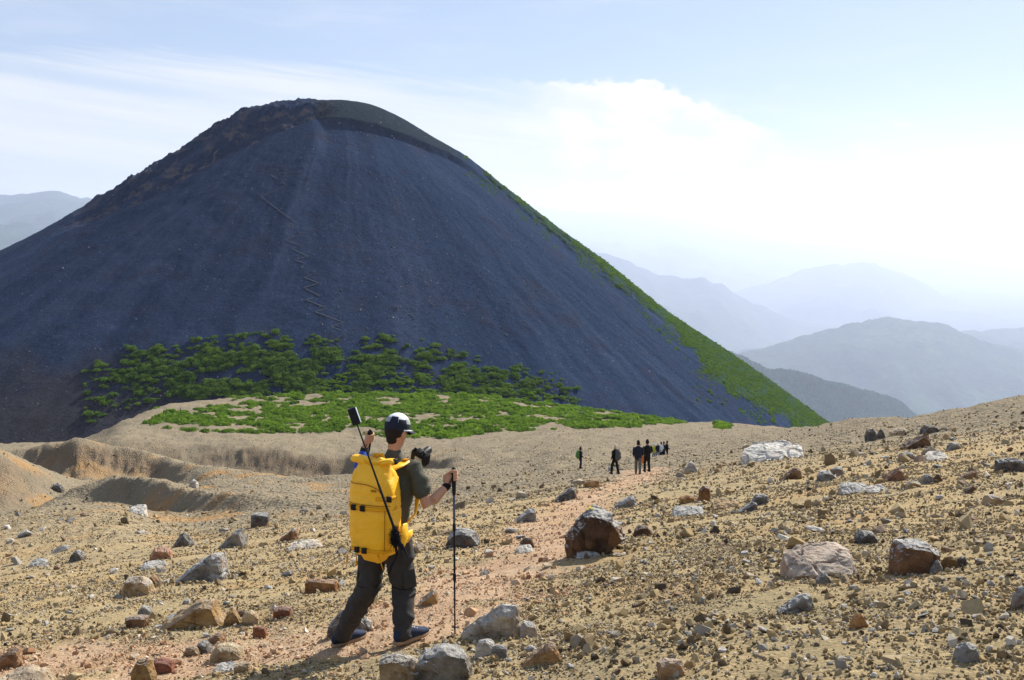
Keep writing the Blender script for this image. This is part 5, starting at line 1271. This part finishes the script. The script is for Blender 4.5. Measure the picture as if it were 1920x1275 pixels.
# ------------------------------------------------------------------ walkers further down
def walker(px, row, Y, h, yaw, top, bottom, label, stride=.22, hat=None, pack_m=None, extra=None, armout=0.0, bag=None):
    g = P(px, row, Y); g.z = float(H(g.x, g.y)); k = h / 1.75; W = axes_of(yaw)
    def L(x, y, z): return g + W @ Vector((x * k, y * k, z * k))
    o = empty("person", g); bpy.context.view_layer.update(); tag(o, label, 'person', 'walkers on the slope below')
    side = W.col[0]; vx = 0.014 if Y < 80 else 0.02
    feet = [(-.10, stride * .9), (.10, -stride)]
    bm = bmesh.new()
    loft(bm, [L(0, .02, 1.53), L(0, .025, 1.60), L(0, .02, 1.70)], [(.060 * k, .075 * k), (.075 * k, .095 * k), (.062 * k, .08 * k)], 12, side=side)
    ball(bm, L(0, .12, 1.60), (.014, .02, .022), W)
    loft(bm, [L(0, -.01, 1.42), L(0, .01, 1.56)], [.055 * k, .052 * k], 10)
    loft(bm, [L(0, 0, .9), L(0, 0, 1.15), L(0, -.01, 1.38)], [(.14 * k, .09 * k), (.14 * k, .09 * k), (.14 * k, .08 * k)], 12, side=side)
    arms = []
    for s in (-1, 1):
        sh_, el_, wr_ = L(.19 * s, 0, 1.40), L((.25 + armout) * s, -.04, 1.14), L((.23 + armout * .4) * s, .14 + .06 * s, .95 + armout * .9)
        arms.append((sh_, el_, wr_)); hn = wr_ + (wr_ - el_).normalized() * .06 * k; dr = (wr_ - el_).normalized()
        loft(bm, [L(.1 * s, 0, 1.38), sh_, el_, wr_, hn], [.05 * k, .05 * k, .042 * k, .032 * k, .036 * k], 10)
        for f_ in range(4): loft(bm, [hn + side * ((f_ - 1.5) * .018 * k), hn + side * ((f_ - 1.5) * .02 * k) + dr * .05 * k, hn + side * ((f_ - 1.5) * .018 * k) + dr * .075 * k + W.col[1] * .02], [.0095, .009, .008], 6)
        loft(bm, [wr_ + W.col[1] * .03, hn + W.col[1] * .05, hn + W.col[1] * .05 + dr * .03], [.012, .011, .009], 6)
    for (fx, fy), s in zip(feet, (-1, 1)):
        loft(bm, [L(.09 * s, 0, .92), L(.095 * s, fy * .6 + .05, .50), L(fx, fy, .09)], [.075 * k, .052 * k, .036 * k], 10)
    fused(bm, "body", M_SKIN, vx, o, 1)
    bm = bmesh.new()
    loft(bm, [L(0, 0, .86), L(0, 0, 1.12), L(0, -.01, 1.34), L(0, -.01, 1.43)], [(.185 * k, .13 * k), (.185 * k, .13 * k), (.20 * k, .13 * k), (.12 * k, .08 * k)], 14, side=side)
    for sh_, el_, wr_ in arms: loft(bm, [sh_.lerp(L(0, 0, 1.36), .4), sh_, el_, el_.lerp(wr_, .8)], [.07 * k, .07 * k, .058 * k, .046 * k], 10)
    fused(bm, "jacket", top, vx, o, 2, (.012, 6, 8))
    bm = bmesh.new()
    loft(bm, [L(0, 0, .98), L(0, 0, .86)], [(.165 * k, .115 * k), (.17 * k, .125 * k)], 12, side=side)
    for (fx, fy), s in zip(feet, (-1, 1)):
        loft(bm, [L(.085 * s, 0, .90), L(.095 * s, fy * .6 + .05, .50), L(fx, fy, .10)], [.10 * k, .078 * k, .066 * k], 12)
    fused(bm, "trousers", bottom, vx, o, 2, (.012, 6, 10))
    for fx, fy in feet:
        bm = bmesh.new(); c_ = L(fx, fy + .04, .05); c_.z = max(c_.z, float(H(c_.x, c_.y)) + .05); fw = W.col[1]
        loft(bm, [c_ - fw * .11 * k, c_ + fw * .02, c_ + fw * .14 * k], [(.045, .05), (.05, .045), (.04, .03)], 10, side=side); done(bm, "shoe", M_BLK2, o)
    bm = bmesh.new(); loft(bm, [L(0, .005, 1.60), L(0, .0, 1.66), L(0, .01, 1.74)], [(.085 * k, .10 * k), (.092 * k, .112 * k), (.07 * k, .085 * k)], 14, side=side)
    if hat: loft(bm, [L(0, .06, 1.655), L(0, .19, 1.645)], [(.075 * k, .008), (.05 * k, .006)], 10, side=side)
    done(bm, "hat" if hat else "hair", hat or M_HAIR, o)
    if pack_m:
        q = empty("backpack", L(0, -.22, 1.0)); bpy.context.view_layer.update(); tag(q, pack_m[1], 'backpack')
        bm = bmesh.new(); loft(bm, [L(0, -.20, .92), L(0, -.24, 1.05), L(0, -.24, 1.3), L(0, -.19, 1.48)], [(.13 * k, .09 * k), (.17 * k, .13 * k), (.16 * k, .12 * k), (.11 * k, .07 * k)], 16, side=side, power=3.2); done(bm, "main_bag", pack_m[0], q)
        bm = bmesh.new(); loft(bm, [L(0, -.34, .98), L(0, -.36, 1.08), L(0, -.34, 1.18)], [(.11 * k, .03), (.12 * k, .045), (.11 * k, .03)], 12, side=side, power=3.2); done(bm, "front_pocket", pack_m[0], q)
        for s in (-1, 1):
            bm = bmesh.new(); loft(bm, [L(.09 * s, -.15, 1.42), L(.10 * s, -.02, 1.50), L(.10 * s, .13, 1.38), L(.13 * s, .13, 1.15), L(.17 * s, -.10, 1.0)], [(.025, .008)] * 5, 8, side=side); done(bm, "shoulder_strap", M_BLK2, q)
    if bag:
        bm = bmesh.new(); c_ = arms[bag[2]][2] + Vector((0, -.02, -.06)); loft(bm, [c_ + Vector((0, 0, .05)), c_ - Vector((0, 0, .06)), c_ - Vector((.01, 0, .28)), c_ - Vector((.02, 0, .40))], [(.05, .03), (.075, .05), (.085, .055), (.06, .03)], 12)
        tag(done(bm, "jacket_bundle", bag[0]), bag[1], 'jacket')
    return o
R_ = math.radians
walker(1088, 886, 73, 1.66, R_(68), M_NAVY, M_NAVY, "walker in dark clothes with a green pack, facing right, leftmost of the group", .10, M_BLK2, (M_GRNP, "small green backpack on the leftmost walker"))
walker(1153, 888, 55, 1.72, R_(-40), M_BLK2, M_BLK2, "walker in black with a pale hat and grey pack, mid stride", .20, simple("cream_cloth", (0.62, 0.52, 0.38), 0.9, 0.08, 30), (simple("grey_pack_cloth", (0.09, 0.09, 0.085), 0.85, 0.15, 30), "dark grey backpack on the walker with the pale hat"))
walker(1196, 889, 51, 1.80, R_(8), M_NAVY, M_GRYP, "walker in navy jacket and grey-green shorts, left of a pair", .16)
walker(1213, 887, 52.5, 1.78, R_(-20), M_BLK2, M_BLK2, "walker in black holding an orange bundle, right of a pair", .08, M_BLK2, None, None, .02, (M_ORG, "orange bundle held by the walker in black", 0))
for i, (px, row, m1, m2, lab, hat) in enumerate((
    (1226, 874, M_LIME, M_GRY, "distant walker in yellow-green top, first left of the far cluster", M_WHT), (1233, 869, M_NAVY, M_GRY, "distant walker in navy with a white hat, second in the far cluster", M_WHT),
    (1239, 870, M_WHT, M_NAVY, "distant walker in white top, middle of the far cluster", M_BLK2), (1244, 869, M_NAVY, M_BLK2, "distant walker in navy, fourth in the far cluster", M_BLK2),
    (1250, 869, M_BLK2, M_BLK2, "distant walker in black, last on the right of the far cluster", M_BLK2))):
    q = hit(px, row)
    walker(px, row, min(max(q.y, 95), 150), 1.72, R_(-30 + 25 * i), m1, m2, lab, .1, hat)
# two small marker posts on the saddle
for px, row, hh in ((1093, 786, 3.2), (1188, 796, 2.6)):
    q = hit(px, row); o = empty("marker_post", q); bpy.context.view_layer.update()
    tag(o, "thin marker post standing in the green saddle, %s of two" % ("left" if px < 1150 else "right"), 'marker post', 'marker posts on the saddle')
    bm = bmesh.new(); loft(bm, [q - Vector((0, 0, .2)), q + Vector((0, 0, hh))], [.09, .07], 8); done(bm, "post", M_BLK2, o)
    bm = bmesh.new(); box(bm, q + Vector((0, -.1, hh - .3)), (.35, .04, .18), None, .01); done(bm, "board", M_GRY, o)
